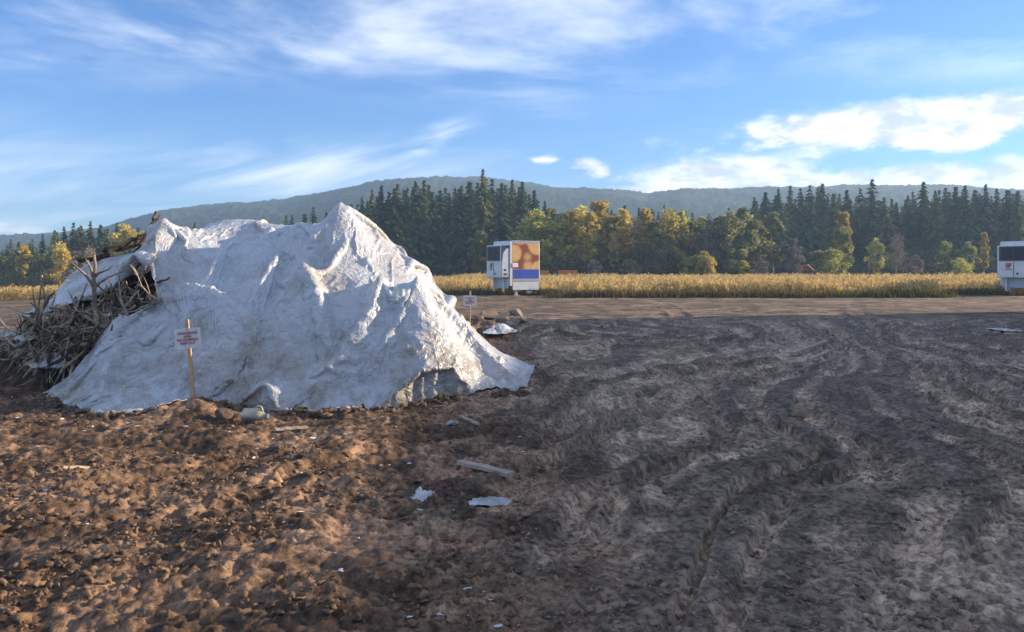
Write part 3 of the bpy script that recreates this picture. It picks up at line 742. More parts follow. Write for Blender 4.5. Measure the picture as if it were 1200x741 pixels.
def drape(p, Hm, ex_u=1.06, ex_v=1.0, steps=50, iters=10, seed=1, bend=.25, grav=.004, kick=.10, pinhem=False):
    """Let a sheet with slack across (u) and tension down the slope (v) settle on the heap."""
    ny, nx = p.shape[:2]; S = slice; A = S(None); cons = []
    def L(a, b): return np.linalg.norm(p[a] - p[b], axis=-1)
    def add(a, b, stiff, ex): cons.append((a, b, L(a, b) * ex, stiff))
    for o in (0, 1):
        na = (nx - 1 - o) // 2; add((A, S(o, o + 2 * na, 2)), (A, S(o + 1, o + 1 + 2 * na, 2)), 1., ex_u)
        nb = (ny - 1 - o) // 2; add((S(o, o + 2 * nb, 2), A), (S(o + 1, o + 1 + 2 * nb, 2), A), 1., ex_v)
    exd = (ex_u + ex_v) / 2
    for o in (0, 1):
        nb = (ny - 1 - o) // 2
        add((S(o, o + 2 * nb, 2), S(0, nx - 1)), (S(o + 1, o + 1 + 2 * nb, 2), S(1, nx)), .25, exd)
        add((S(o, o + 2 * nb, 2), S(1, nx)), (S(o + 1, o + 1 + 2 * nb, 2), S(0, nx - 1)), .25, exd)
    for st in (2, 4):
        for o in range(2 * st):
            idx = np.arange(o, nx - st, 2 * st)
            if len(idx): add((A, idx), (A, idx + st), bend, ex_u)
            idy = np.arange(o, ny - st, 2 * st)
            if len(idy): add((idy, A), (idy + st, A), bend, ex_v)
    hem = hs(GZ, p[0, :, 0], p[0, :, 1]) + .015 if pinhem else None
    pin = p[..., :2].copy(); X = p[..., 0]; Y = p[..., 1]; Z = p[..., 2]
    p = p + np.stack([np.zeros_like(X), np.zeros_like(X), kick * (fbm(X * 2.6, (Y + Z) * .9, 2, 70 + seed) - .3)], -1); prev = p.copy()
    for s in range(steps):
        vel = (p - prev) * .88; prev = p.copy()
        p = p + vel + np.array([0, 0, -grav])
        for it in range(iters):
            for a, b, L0, k in cons:
                pa = p[a]; pb = p[b]; d = pb - pa; l = np.sqrt((d * d).sum(-1)) + 1e-9
                c = d * ((l - L0) / l * (.5 * k))[..., None]
                p[a] = pa + c; p[b] = pb - c
            h = hs(Hm, p[..., 0], p[..., 1]) + .010
            m = p[..., 2] < h
            p[..., 2] = np.where(m, h, p[..., 2])
            f = np.where(m, .25, .0)[..., None]
            p[..., :2] = p[..., :2] * (1 - f) + prev[..., :2] * f
            p[0, :, :2] = pin[0]; p[-1, :, :2] = pin[-1]; p[:, 0, :2] = pin[:, 0]; p[:, -1, :2] = pin[:, -1]
            if hem is not None: p[0, :, 2] = hem
    return p
def on_heap(pl):
    z = np.maximum(hs(HZ, pl[..., 0], pl[..., 1]), hs(GZ, pl[..., 0], pl[..., 1])) + .02
    return np.concatenate([pl, z[..., None]], -1)
def upsample(p):
    def one(q):
        ny = q.shape[0]; n = np.empty((2 * ny - 1,) + q.shape[1:]); n[0::2] = q; n[1::2] = (q[:-1] + q[1:]) / 2
        if ny > 3: n[3:-3:2] = (-q[:-3] + 9 * q[1:-2] + 9 * q[2:-1] - q[3:]) / 16
        return n
    return one(one(p).transpose(1, 0, 2)).transpose(1, 0, 2)
def crumple(p, amp, freq, seed, seams=False):
    e1 = np.gradient(p, axis=1); e0 = np.gradient(p, axis=0); n = np.cross(e1, e0); n /= np.linalg.norm(n, axis=-1)[..., None] + 1e-9
    x = p[..., 0]; z = p[..., 2]; y = p[..., 1]; k = amp / .03
    wx = (fbm(x * .8, z * .8 + y * .5, 3, seed + 3) - .5)
    def rid(a, b, sd): return (1 - np.abs(2 * vnoise(a, b, sd) - 1)) ** 2
    cre = rid(x * freq + 4 * wx, (z + .8 * y) * freq * .6, seed + 7) * .016 + rid((x + z) * freq * 1.2, (z - .7 * x + y) * freq * .8 + 5 * wx, seed + 8) * .013
    cre = cre + rid((x - .6 * z) * freq * 2.3, (z + .6 * x + y) * freq * 2.0, seed + 9) * .006
    zone = .5 + .9 * sstep(.38, .62, fbm(x * .7, z * .9 + y * .4, 2, seed + 11))
    d = k * cre * zone
    if seams:
        ny, nx = d.shape; jj = np.arange(nx)[None, :]; ii = np.arange(ny)[:, None]
        for f, sl in ((.22, .10), (.47, .04), (.66, -.12), (.84, -.05)):
            q = np.abs(jj - (f * nx + sl * (ii - ny * .3))); d = d + .016 * np.exp(-(q / 1.3) ** 2)
        for f in (.27, .52): d = d + .012 * np.exp(-(np.abs(ii - f * ny + 6 * np.sin(jj / 60.)) / 1.3) ** 2)
    return p + n * d[..., None]
def sheet_mesh(name, p, m):
    ny, nx = p.shape[:2]; idx = np.arange(ny * nx).reshape(ny, nx)
    F = np.c_[idx[:-1, :-1].ravel(), idx[:-1, 1:].ravel(), idx[1:, 1:].ravel(), idx[1:, :-1].ravel()]
    return mesh_np(name, p.reshape(-1, 3), F, m, True)

def tarp_mat(name, dirt=1.0, tint=(.50, .52, .55)):
    m = bpy.data.materials.new(name); m.use_nodes = True; t = NT(m.node_tree); b = t.n['Principled BSDF']
    geo = t.new('ShaderNodeNewGeometry'); pos = geo.outputs['Position']
    f1 = t.ramp(t.noise(pos, 1.1, 6, .65, .4), .46, .66); f2 = t.ramp(t.noise(pos, 14.0, 6, .7), .42, .68)
    sep = t.new('ShaderNodeSeparateXYZ'); t.l.new(pos, sep.inputs[0])
    low = t.ramp(sep.outputs[2], 1.7, .1)           # mud splashed on the lower part
    spl = t.math('MULTIPLY', low, t.ramp(t.noise(pos, 3.2, 7, .7), .36, .62))
    d = t.math('MULTIPLY', t.math('ADD', t.math('MULTIPLY', f1, .50), t.math('MULTIPLY', spl, .72)), dirt)
    d = t.math('ADD', d, t.math('MULTIPLY', f2, .06 * dirt), clamp=True)
    t.l.new(t.mix(d, c4(tint), (.27, .235, .195, 1)), b.inputs['Base Color'])
    b.inputs['Roughness'].default_value = .30; b.inputs['Specular IOR Level'].default_value = .55
    bn = t.new('ShaderNodeBump'); bn.inputs['Strength'].default_value = .5; bn.inputs['Distance'].default_value = .04
    v = t.new('ShaderNodeTexVoronoi', feature='DISTANCE_TO_EDGE'); t.l.new(pos, v.inputs['Vector']); v.inputs['Scale'].default_value = 6.5
    nz = t.noise(pos, 13.0, 8, .68, 1.2)
    wv = t.new('ShaderNodeVectorMath', operation='ADD'); t.l.new(pos, wv.inputs[0])
    nw = t.new('ShaderNodeTexNoise'); t.l.new(pos, nw.inputs['Vector']); nw.inputs['Scale'].default_value = 2.5
    t.l.new(nw.outputs['Color'], wv.inputs[1]); t.l.new(wv.outputs[0], v.inputs['Vector']); v.inputs['Scale'].default_value = 4.5
    v2 = t.new('ShaderNodeTexVoronoi', feature='DISTANCE_TO_EDGE'); t.l.new(wv.outputs[0], v2.inputs['Vector']); v2.inputs['Scale'].default_value = 11.0
    hh = t.math('ADD', t.math('MULTIPLY', v.outputs[0], 2.2), t.math('MULTIPLY', v2.outputs[0], 1.0))
    t.l.new(t.math('ADD', hh, t.math('MULTIPLY', nz, .22)), bn.inputs['Height']); t.l.new(bn.outputs[0], b.inputs['Normal'])
    return m
M_TARP = tarp_mat('white_woven_tarp'); M_TARP2 = tarp_mat('weathered_white_tarp', 1.3, (.52, .535, .55))

def edge_line(pts3, n):
    p = np.array(pts3, float); d = np.r_[0, np.cumsum(np.hypot(*np.diff(p[:, :2], axis=0).T))]; s = np.linspace(0, d[-1], n)
    return np.c_[np.interp(s, d, p[:, 0]), np.interp(s, d, p[:, 1])]
def coons(front, back, left, right):      # plan of a sheet from its four edges
    nx = len(front); ny = len(left); u = np.linspace(0, 1, nx)[None, :, None]; v = np.linspace(0, 1, ny)[:, None, None]
    a = front[None] * (1 - v) + back[None] * v; b = left[:, None] * (1 - u) + right[:, None] * u
    c = front[0] * (1 - u) * (1 - v) + front[-1] * u * (1 - v) + back[0] * (1 - u) * v + back[-1] * u * v
    return a + b - c
def main_tarp():
    NX, NY = 121, 81
    g0 = lambda px, py: tuple(hem3(px, py)[:2])
    front = edge_line([g0(*q) for q in HEM[1:16]], NX)
    g = np.random.default_rng(3)
    front[:, 1] += (fbm(front[:, 0] * 2.5, front[:, 0] * 0, 3, 5) - .5) * .30 - .10
    l3 = [hit(px, py)[:2] for px, py in ((80, 445), (105, 420), (132, 394), (160, 372), (182, 356), (176, 325), (172, 298))]
    left = edge_line([tuple(front[0])] + [tuple(q) for q in l3] + [(-6.35, 13.7), (-6.5, 15.2), (-6.2, 17.2)], NY)
    right = edge_line([tuple(front[-1]), (.45, 12.4), (.42, 13.8), (-.1, 15.9)], NY)
    back = edge_line([tuple(left[-1]), (-5, 18.2), (-3, 17.6), (-1.4, 17.0), tuple(right[-1])], NX)
    pl = coons(front, back, left, right)
    p = drape(on_heap(pl), HF, 1.085, .995, 60, 12, 3, .16, .004, .20, True)
    p = upsample(p)
    p = drape(p, HF, 1.045, 1.015, 26, 8, 5, .03, .003, .06, True)
    p = upsample(p); p = crumple(p, .036, 4.2, 31, True)
    me = sheet_mesh('tarp', p, M_TARP)
    o = obj('tarp', me)
    tag(o, 'big crumpled white tarp draped over the heap in two peaks', 'tarp')
    # hem roll: the folded edge lying on the ground
    return p
TP = main_tarp()

def small_tarp(name, outline, nx, ny, label, exc, seed, H=HF, m=M_TARP2):
    c = [np.array(hit(*q)[:2]) for q in outline]   # four edges: front L->R, back L->R given as (front list, back list)
    return c
def torn_tarp():
    h2 = lambda a: [tuple(hit(*q)[:2]) for q in a]
    NX, NY = 73, 49
    front = edge_line(h2([(50, 366), (75, 350), (100, 346), (130, 342), (160, 344), (184, 338)]), NX)
    back = edge_line([tuple(P(56, 340, 14.4)[:2]), tuple(P(80, 312, 14.5)[:2]), tuple(P(120, 297, 14.3)[:2]), tuple(P(160, 291, 14.2)[:2]), tuple(P(180, 291, 14.1)[:2])], NX)
    left = edge_line([tuple(front[0]), tuple(back[0])], NY); right = edge_line([tuple(front[-1]), tuple(back[-1])], NY)
    pl = coons(front, back, left, right)
    p = drape(on_heap(pl), HF + .02, 1.10, 1.03, 40, 8, 9, .12, .004, .08)
    p = crumple(upsample(p), .03, 4.6, 55)
    tag(obj('tarp', sheet_mesh('tarp', p, M_TARP2)), 'smaller torn white tarp over the left shoulder of the heap, above the brush', 'tarp')
torn_tarp()

def heap_body():                            # the soil and rotting debris under the tarps
    st = 2; X = GXm[::st, ::st]; Y = GYm[::st, ::st]
    inner = sstep(-6.35, -5.95, X + .25 * (Y - 13)) 
    Z = HZ[::st, ::st] - .10 - .5 * inner * sstep(0, .6, HZ[::st, ::st]) + (fbm(X * 3, Y * 3, 4, 61, .6) - .5) * .10
    leftside = sstep(-5.6, -6.6, X)
    Z = Z - .42 * sstep(12.95, 13.2, Y) * sstep(1.0, 1.35, HZ[::st, ::st]) * (1 - inner)
    Z = Z + leftside * (fbm(X * 4, Y * 4, 4, 62, .6) - .5) * .22
    ny, nx = X.shape; idx = np.arange(ny * nx).reshape(ny, nx)
    F = np.c_[idx[:-1, :-1].ravel(), idx[:-1, 1:].ravel(), idx[1:, 1:].ravel(), idx[1:, :-1].ravel()]
    keep = (Z.ravel()[F].max(1) > -.14)
    F = F[keep]
    used, inv = np.unique(F, return_inverse=True)
    V = np.c_[X.ravel(), Y.ravel(), Z.ravel()][used]; F = inv.reshape(-1, 4)
    m = mat('heap_soil', (.035, .024, .017), .95, (.11, .07, .045), 5, .9, 24, coords='Object', spec=.2)
    tag(obj('debris_heap', mesh_np('debris_heap', V, F, m, True)), 'dark brown heap of soil and rotting debris bulging under the tarps', 'heap')
heap_body()

# ------------------------------------------------------------------ brush pile
M_BR = mat('weathered_branch', (.21, .155, .105), .9, (.44, .34, .24), 9, .5, 50)
M_BR2 = mat('dark_branch', (.045, .032, .024), .9, (.11, .08, .055), 9, .5, 50)
M_BR3 = mat('pale_stripped_branch', (.30, .24, .165), .85, (.42, .35, .25), 9, .4, 60)
def branch_mesh(seed, m, forks=2, kink=.16, r=.022, seg=8):
    g = random.Random(seed); mb = MB(); p = Vector((-.5, 0, 0)); d = Vector((1, 0, 0)); pl = [p.copy()]
    for i in range(seg):
        d = (d + Vector((0, g.uniform(-kink, kink), g.uniform(-kink, kink)))).normalized(); p = p + d / seg; pl.append(p.copy())
    mb.tube(pl, [r * (1.15 - .8 * i / seg) * g.uniform(.85, 1.15) for i in range(seg + 1)], 6)
    for k in range(forks):
        j = g.randrange(2, seg - 1); b = pl[j]; e = Vector((g.uniform(.3, .9), g.uniform(-1, 1), g.uniform(-.6, .8))).normalized(); L = g.uniform(.18, .42); q = [b]
        for s in range(4):
            e = (e + Vector((g.uniform(-.2, .2), g.uniform(-.25, .25), g.uniform(-.25, .25)))).normalized(); q.append(q[-1] + e * L / 4)
        mb.tube(q, [r * .6, r * .5, r * .4, r * .28, r * .14], 5)
    return mb.mesh('branch', m, True)
BRM = [branch_mesh(400 + i, (M_BR, M_BR, M_BR2, M_BR, M_BR3, M_BR2)[i % 6], (3, 5, 2, 6, 1, 4)[i % 6], (.22, .30, .26, .34, .12, .30)[i % 6], (.020, .024, .018, .028, .022, .016)[i % 6]) for i in range(24)]
def brush():
    root = empty('brush_pile', tuple(hit(95, 420)))
    root.location.z = 0
    tag(root, 'tangled heap of grey-brown branches and roots left of the white tarp', 'brush pile')
    inv = Matrix.Translation(-Vector(root.location))
    g = random.Random(23)
    def put(mesh, p, d, L, th, roll):
        o = obj('branch', mesh, root)
        q = Vector(d).to_track_quat('X', 'Z').to_matrix().to_4x4()
        o.matrix_local = inv @ Matrix.Translation(p) @ q @ Matrix.Rotation(roll, 4, 'X') @ Matrix.Diagonal((L, L * th, L * th, 1))
    n = 0
    poly = [(20, 400), (55, 380), (90, 366), (120, 358), (150, 354), (174, 358), (182, 362), (160, 372), (130, 396), (105, 420), (85, 430), (60, 436), (35, 425), (8, 410)]
    def inside(x, y):
        c = False; j = len(poly) - 1
        for i in range(len(poly)):
            if (poly[i][1] > y) != (poly[j][1] > y) and x < (poly[j][0] - poly[i][0]) * (y - poly[i][1]) / (poly[j][1] - poly[i][1]) + poly[i][0]: c = not c
            j = i
        return c
    while n < 275:
        px = g.uniform(0, 185); py = g.uniform(328, 440)
        if not inside(px, py): continue
        h = hit(px, py); p = Vector(h)
        # surface frame
        e = .12; dzx = (hs(HZ, np.array(p.x + e), np.array(p.y)) - hs(HZ, np.array(p.x - e), np.array(p.y))) / (2 * e); dzy = (hs(HZ, np.array(p.x), np.array(p.y + e)) - hs(HZ, np.array(p.x), np.array(p.y - e))) / (2 * e)
        nrm = Vector((-float(dzx), -float(dzy), 1)).normalized()
        a = g.uniform(0, 6.283); tx = Vector((1, 0, float(dzx))).normalized(); ty = nrm.cross(tx)
        d = (tx * math.cos(a) + ty * math.sin(a) + nrm * g.uniform(-.2, .22)).normalized()
        L = g.choice((.35, .45, .6, .75)) if py < 372 else g.choice((.4, .55, .7, .9, 1.1))
        put(g.choice(BRM), p + nrm * g.uniform(-.02, .13), d, L, g.choice((.45, .6, .8, 1.0, 1.4, 2.1)) / L * .85, g.uniform(0, 6.28)); n += 1
    # the branches one can pick out
    key = [((0, 372), (30, 386), .9, 4), ((30, 386), (62, 362), 1.0, 0), ((20, 420), (60, 378), 1.2, 0), ((60, 372), (118, 382), 1.0, 4), ((62, 424), (58, 372), 1.2, 1), ((118, 382), (112, 348), 1.3, 3),
           ((48, 442), (86, 398), 1.0, 4), ((14, 410), (44, 428), 1.1, 0), ((50, 422), (104, 404), .8, 10), ((66, 364), (104, 352), 1.0, 4), ((104, 356), (150, 348), .9, 0), ((88, 380), (124, 350), .9, 4),
           ((130, 350), (172, 352), 1.0, 0), ((78, 440), (104, 402), .7, 4), ((94, 392), (66, 360), 1.0, 1), ((140, 385), (146, 345), 1.0, 3), ((155, 372), (150, 340), .9, 0)]
    for a, b, th, k in key:
        A = Vector(hit(*a)); B = Vector(hit(*b)); A.y -= .16; B.y -= .16; L = (B - A).length
        put(BRM[k], (A + B) / 2 + Vector((0, 0, .06)), (B - A), L * 1.05, th * 1.3 / max(L, .4), g.uniform(0, 6.28))
brush()
def lone_branch(name, a, b, r, label, m=M_BR2, cat='branch', wob=.05, seed=1):
    g = random.Random(seed); A = Vector(a); B = Vector(b); mb = MB(); n = 8; pl = []
    for i in range(n + 1):
        t = i / n; q = A.lerp(B, t)
        if 0 < i < n: q += Vector((g.uniform(-wob, wob), g.uniform(-wob, wob), g.uniform(-wob, wob)))
        pl.append(q - A)
    mb.tube(pl, [r * (1.1 - .6 * i / n) for i in range(n + 1)], 7)
    q = pl[5]; mb.tube([q, q + (B - A) * .14 + Vector((.06, 0, .02)), q + (B - A) * .22 + Vector((.12, 0, .03))], [r * .5, r * .35, r * .1], 5)
    return tag(mb.build(name, m, None, True, loc=A), label, cat)
lone_branch('branch', P(160, 300, 14.0), P(183, 248, 14.2), .045, 'taller dark pole leaning out of the heap beside the tarp peak', wob=.03, seed=2)
lone_branch('branch', P(154, 302, 14.1), P(188, 252, 14.4), .04, 'shorter dark pole leaning close against the taller one', wob=.03, seed=3)
lone_branch('branch', P(150, 346, 12.75), P(200, 325, 12.35), .028, 'black bent stick lying across the tarp left of its peak', wob=.03, seed=4)
lone_branch('branch', P(152, 334, 13.0), P(172, 328, 12.75), .022, 'short black stick just above the bent stick', wob=.02, seed=5)
lone_branch('branch', P(112, 303, 13.9), P(190, 266, 14.6), .05, 'long dark limb along the crest above the torn tarp', wob=.08, seed=6)
lone_branch('branch', P(122, 294, 14.4), P(178, 278, 14.4), .045, 'crooked dark limb below the long one on the crest', wob=.09, seed=7)
lone_branch('branch', P(92, 303, 13.75), P(118, 300, 13.9), .04, 'stub of arched dark root at the top of the torn tarp', wob=.08, seed=8)

# scraps of sheet
def scrap(name, c, w, d, seed, label, m=M_TARP2, cat='plastic sheet', amp=.10, rz=0, n=22):
    u = np.linspace(-1, 1, n); X, Y = np.meshgrid(u, u)
    g = np.random.default_rng(seed)
    ang = np.arctan2(Y, X); rad = 1 + .35 * (fbm(np.cos(ang) * 1.5 + seed, np.sin(ang) * 1.5, 2, seed) - .5) * 2
    x = X * w / 2 * rad; y = Y * d / 2 * rad
    z = amp * (1 - np.abs(fbm(X * 1.3 + seed, Y * 1.3, 3, seed) - .5) * 4) * (1.1 - np.maximum(abs(X), abs(Y))) + amp * .5 * (fbm(X * 3 + seed, Y * 3, 2, seed + 3) - .3)
    z = np.maximum(z, -.01)
    cs, sn = math.cos(rz), math.sin(rz)
    p = np.stack([x * cs - y * sn, x * sn + y * cs, z], -1)
    o = obj(name, sheet_mesh(name, p, m), None, c); return tag(o, label, cat)
def on_ground(px, py, dz=0.0):
    x, Y = ground_pt(px, py); return Vector((x, Y, float(ground_z(np.array([x]), np.array([Y]))[0]) + dz))
M_BLUE = tarp_mat('bluish_plastic', .8, (.62, .68, .74))
def hp(px, py, up=.03): h = hit(px, py); return Vector((h[0], h[1] - .10, h[2] + up))
scrap('plastic_sheet', hp(68, 432), .55, .5, 11, 'crumpled pale sheet wedged under the brush beside the tarp hem', amp=.22)
scrap('plastic_sheet', hp(42, 400), .55, .4, 12, 'small crumpled sheet caught in the middle of the brush', amp=.16)
scrap('plastic_sheet', hp(12, 396), .42, .35, 13, 'white rag at the far left of the brush', amp=.12)
scrap('plastic_sheet', hp(52, 372), .7, .35, 14, 'torn white strip showing through twigs under the left tarp', amp=.14)
scrap('plastic_sheet', hp(140, 372), .3, .3, 15, 'grey scrap deep in the brush near the tarp', amp=.1)
scrap('plastic_sheet', on_ground(588, 404), .9, 1.5, 16, 'pale blue plastic rag on the earth behind the tarp corner', M_BLUE, amp=.22)
scrap('plastic_bag', on_ground(497, 583), .24, .28, 17, 'white plastic bag half buried in the front of the dark soil', M_BLUE, 'plastic bag', amp=.10)
scrap('plastic_bag', on_ground(575, 586), .34, .22, 18, 'flat bluish bag lying right of the white one', M_BLUE, 'plastic bag', amp=.05)
scrap('plastic_sheet', on_ground(1176, 390), .55, 1.0, 20, 'flat grey-white scrap on the dark mud near the large trailer', M_TARP2, amp=.06)

# ================================================================== SIGNS
M_STAKE = mat('raw_pine', (.52, .30, .14), .75, (.64, .40, .20), 30, .2, 80)
M_BOARD = mat('white_sign_sheet', (.74, .73, .73), .5, (.64, .63, .63), 12)
M_RED = mat('red_print', (.42, .05, .06), .6); M_BLACK = mat('black_paint', (.02, .02, .022), .5)
def text(body, size, m, parent, loc, bold=.0):
    cu = bpy.data.curves.new('lettering', 'FONT'); cu.body = body; cu.size = size; cu.align_x = 'CENTER'; cu.align_y = 'CENTER'; cu.offset = bold; cu.extrude = .0006
    cu.materials.append(m)
    o = bpy.data.objects.new('lettering', cu); COL.objects.link(o); o.parent = parent; o.location = loc; o.rotation_euler = (R(90), 0, 0)
    me = bpy.data.meshes.new_from_object(o); n = obj('lettering', me, parent, loc); n.rotation_euler = (R(90), 0, 0)
    bpy.data.objects.remove(o); n.name = 'lettering'; return n
def sign(loc, h, lean, rz, label):
    r = empty('warning_sign', loc, rz); r.rotation_euler = (0, lean, rz); tag(r, label, 'sign', 'warning signs on stakes')
    MB().prism([(-.024, -.018), (.024, -.018), (.024, .018), (-.024, .018)], -.25, h, 'z').build('stake', M_STAKE, r, bevel=.004)
    n = 8; mb = MB(); bw, bh = .185, .145; zc = h - .27
    for i in range(n):
        a = -1 + 2 * i / n; b = -1 + 2 * (i + 1) / n; f = lambda q: -.022 - .012 * q * q
        mb.add([(a * bw, f(a), zc - bh), (b * bw, f(b), zc - bh), (b * bw, f(b), zc + bh), (a * bw, f(a), zc + bh), (a * bw, f(a) + .003, zc - bh), (b * bw, f(b) + .003, zc - bh), (b * bw, f(b) + .003, zc + bh), (a * bw, f(a) + .003, zc + bh)],
               [(0, 1, 2, 3), (5, 4, 7, 6), (3, 2, 6, 7), (1, 0, 4, 5)])
    bd = mb.build('board', M_BOARD, r)
    for k, (s, z) in enumerate((('DANGEROUS', .075), ('AREA', .027), ('NO DUMPING', -.020), ('KEEP OUT', -.068))):
        text(s, .046, M_RED, bd, (0, -.037, zc + z), .0012)
    for sx in (-1, 1): MB().tube([(sx * .012, -.020, zc + .12), (sx * .012, -.030, zc + .12)], .006, 8).build('staple', M_BLACK, bd)
    return r
g1 = on_ground(240, 471); sign((g1.x, 11.0, g1.z), 1.23, R(-4.5), R(3), 'white warning sign with red lettering on a pine stake before the tarp')
sg = P(550, 396, 21.6); sign((sg.x, sg.y, 0.0), 1.32, R(1), R(-4), 'smaller-looking white sign standing behind the right end of the tarp')

# ================================================================== REFRIGERATED TRAILERS
M_WH = mat('white_trailer_paint', (.74, .74, .75), .35, (.66, .66, .66), 2.5); M_WH2 = mat('pale_grey_cowl', (.56, .59, .64), .35, (.50, .53, .58), 3)
M_DG = mat('dark_grey_grille', (.06, .065, .075), .5); M_GAP = mat('grille_gap', (.012, .012, .014), .7); M_NAVY = mat('navy_panel', (.03, .045, .11), .4)
M_BLU = mat('royal_blue_band', (.02, .06, .34), .4, (.03, .08, .42), 3); M_ALU = mat('brushed_rail', (.55, .55, .56), .35, metal=.8); M_RUB = mat('tyre_rubber', (.018, .018, .018), .85)
M_SAL = mat('faded_orange_edge', (.60, .30, .17), .5)
def mural_mat():                          # printed fruit, golden rounds on a rust ground
    m = bpy.data.materials.new('fruit_print'); m.use_nodes = True; t = NT(m.node_tree); b = t.n['Principled BSDF']
    tc = t.new('ShaderNodeTexCoord'); v = t.new('ShaderNodeTexVoronoi', feature='F1'); v.inputs['Scale'].default_value = .75; v.inputs['Randomness'].default_value = .7
    t.l.new(tc.outputs['Object'], v.inputs['Vector'])
    f = t.ramp(v.outputs['Distance'], .50, .64)
    c = t.mix(t.ramp(t.noise(tc.outputs['Object'], 3, 4), .4, .6), (.62, .40, .16, 1), (.58, .33, .11, 1))
    t.l.new(t.mix(f, c, (.22, .045, .02, 1)), b.inputs['Base Color']); b.inputs['Roughness'].default_value = .4
    return m
M_MUR = mural_mat()
def trailer(name, loc, rz, length, mural, label):
    """Local frame: the nose looks to -x, the long side to -y; origin on the ground under the nose."""
    r = empty(name, loc, rz); tag(r, label, 'trailer', 'refrigerated trailers')
    w = 1.25; z0, z1 = 1.05, 3.75; L = length
    body = MB().box(.03, L, -w, w, z0, z1).build('body', M_WH, r, bevel=.03)
    MB().box(.0, .14, -w - .02, w + .02, z0 - .35, z1 + .02).build('front_post', M_WH, body, bevel=.015)
    MB().box(.14, L, -w - .012, -w - .002, z1 - .12, z1).build('top_rail', M_ALU, body)
    MB().box(.14, L, -w - .014, -w - .002, z0 - .02, z0 + .12).build('bottom_rail', M_ALU, body)
    MB().box(.14, L, -w - .05, w + .05, z1 + .003, z1 + .05).build('roof_cap', M_WH, body, bevel=.015)
    if mural:
        MB().box(.22, L - .06, -w - .010, -w - .001, z0 + .80, z1 - .13).build('fruit_mural', M_MUR, body)
        MB().box(.22, L - .06, -w - .011, -w - .001, z0 + .14, z0 + .78).build('blue_band', M_BLU, body)
        MB().box(.145, .20, -w - .024, -w - .001, z0 - .3, z1 - .1).build('orange_edge', M_SAL, body)
        MB().box(.16, .60, -w - .06, -w - .012, z0 + .92, z0 + 1.22).build('junction_box', M_WH, body, bevel=.02)
    else:
        k = 0
        for i in range(int(L / .6)):
            MB().box(.5 + .6 * i, .54 + .6 * i, -w - .012, -w - .001, z0 + .13, z1 - .13).build('side_rib', M_WH2, body)
    # cooling unit on the nose
    u = MB().prism([(-w + .12, 1.25), (w - .12, 1.25), (w - .12, 2.35), (w - .12, 3.5), (-w + .12, 3.5)], -.62, -.003, 'x').build('cooling_unit', M_WH, r, bevel=.05)
    MB().box(-.66, -.623, -.98, .98, 2.42, 3.44).build('grille', M_DG, u, bevel=.015)
    for i in range(7):
        for s in (-1, 1):
            z = 2.55 + i * .12; MB().box(-.672, -.662, min(s * .06, s * .80), max(s * .06, s * .80), z, z + .06).build('louvre', M_GAP, u)
    MB().prism([(-.60, 2.35), (-.52, 2.95), (-.30, 3.22), (-.03, 3.32), (-.03, 1.32), (-.60, 1.32)], -w + .02, -w + .119, 'y').build('side_cowl', M_WH2, u, bevel=.02)
    MB().prism([(-.60, 2.42), (-.60, 3.47), (-.03, 3.47), (-.03, 3.36), (-.32, 3.26), (-.54, 2.98)], -w + .05, -w + .119, 'y').build('dark_side_panel', M_NAVY, u)
    MB().box(-.44, -.28, -w + .008, -w + .019, 1.72, 1.86).build('gauge', M_BLACK, u)
    MB().box(-.47, -.20, -w + .008, -w + .019, 1.42, 1.58).build('control_panel', M_DG, u)
    MB().box(-.635, -.623, -.02, .02, 1.3, 2.36).build('door_gap', M_DG, u)
    MB().box(-.64, -.622, -.30, -.18, 1.46, 1.60).build('latch', M_BLACK, u)
    lg = empty('emblem', (-.637, .35, 2.02)); lg.parent = u; lg.rotation_euler = (0, 0, R(-90))
    text('SF', .42, M_RED, lg, (0, 0, .06), .02); text('LEASING', .11, M_DG, lg, (0, 0, -.19), .004)
    MB().box(.25, L - .05, -w + .02, -w + .06, .42, z0 - .025).build('side_skirt', M_WH2, r)
    # running gear under the floor
    MB().box(.2, L - .1, -.5, .5, z0 - .22, z0 - .002).build('chassis', M_DG, r)
    for s in (-1, 1):
        lgx = MB().box(.55, .72, s * .95 - .09, s * .95 + .09, .08, z0 - .003).build('landing_leg', M_WH, r, bevel=.01)
        MB().box(.42, .85, s * .95 - .16, s * .95 + .16, -.01, .079).build('foot_plate', M_ALU, lgx)
    MB().box(-.10, .02, -w + .2, w - .2, .55, 1.24).build('fuel_tank_guard', M_WH2, r, bevel=.02)
    for s in (-1, 1): MB().box(-.30, -.18, s * .7 - .06, s * .7 + .06, .30, 1.249).build('strut', M_WH, r)
    for ax in ((L - .75,) if L < 5 else (L - 2.3, L - 1.1)):
        for s in (-1, 1):
            cy = s * 1.02; mb = MB(); n = 28; prof = [(.30, -.13), (.45, -.14), (.50, -.10), (.50, .10), (.45, .14), (.30, .13)]
            vs = [(ax + rr * math.cos(6.2832 * k / n), cy + yy, .50 + rr * math.sin(6.2832 * k / n)) for k in range(n) for rr, yy in prof]
            q = len(prof); mb.add(vs, [(k * q + j, k * q + (j + 1) % q, ((k + 1) % n) * q + (j + 1) % q, ((k + 1) % n) * q + j) for k in range(n) for j in range(q)])
            wh = MB(); wh = mb.build('wheel', M_RUB, r)
            MB().tube([(ax, cy - .10, .50), (ax, cy + .10, .50)], .297, 24).build('rim', M_ALU, wh)
    return r
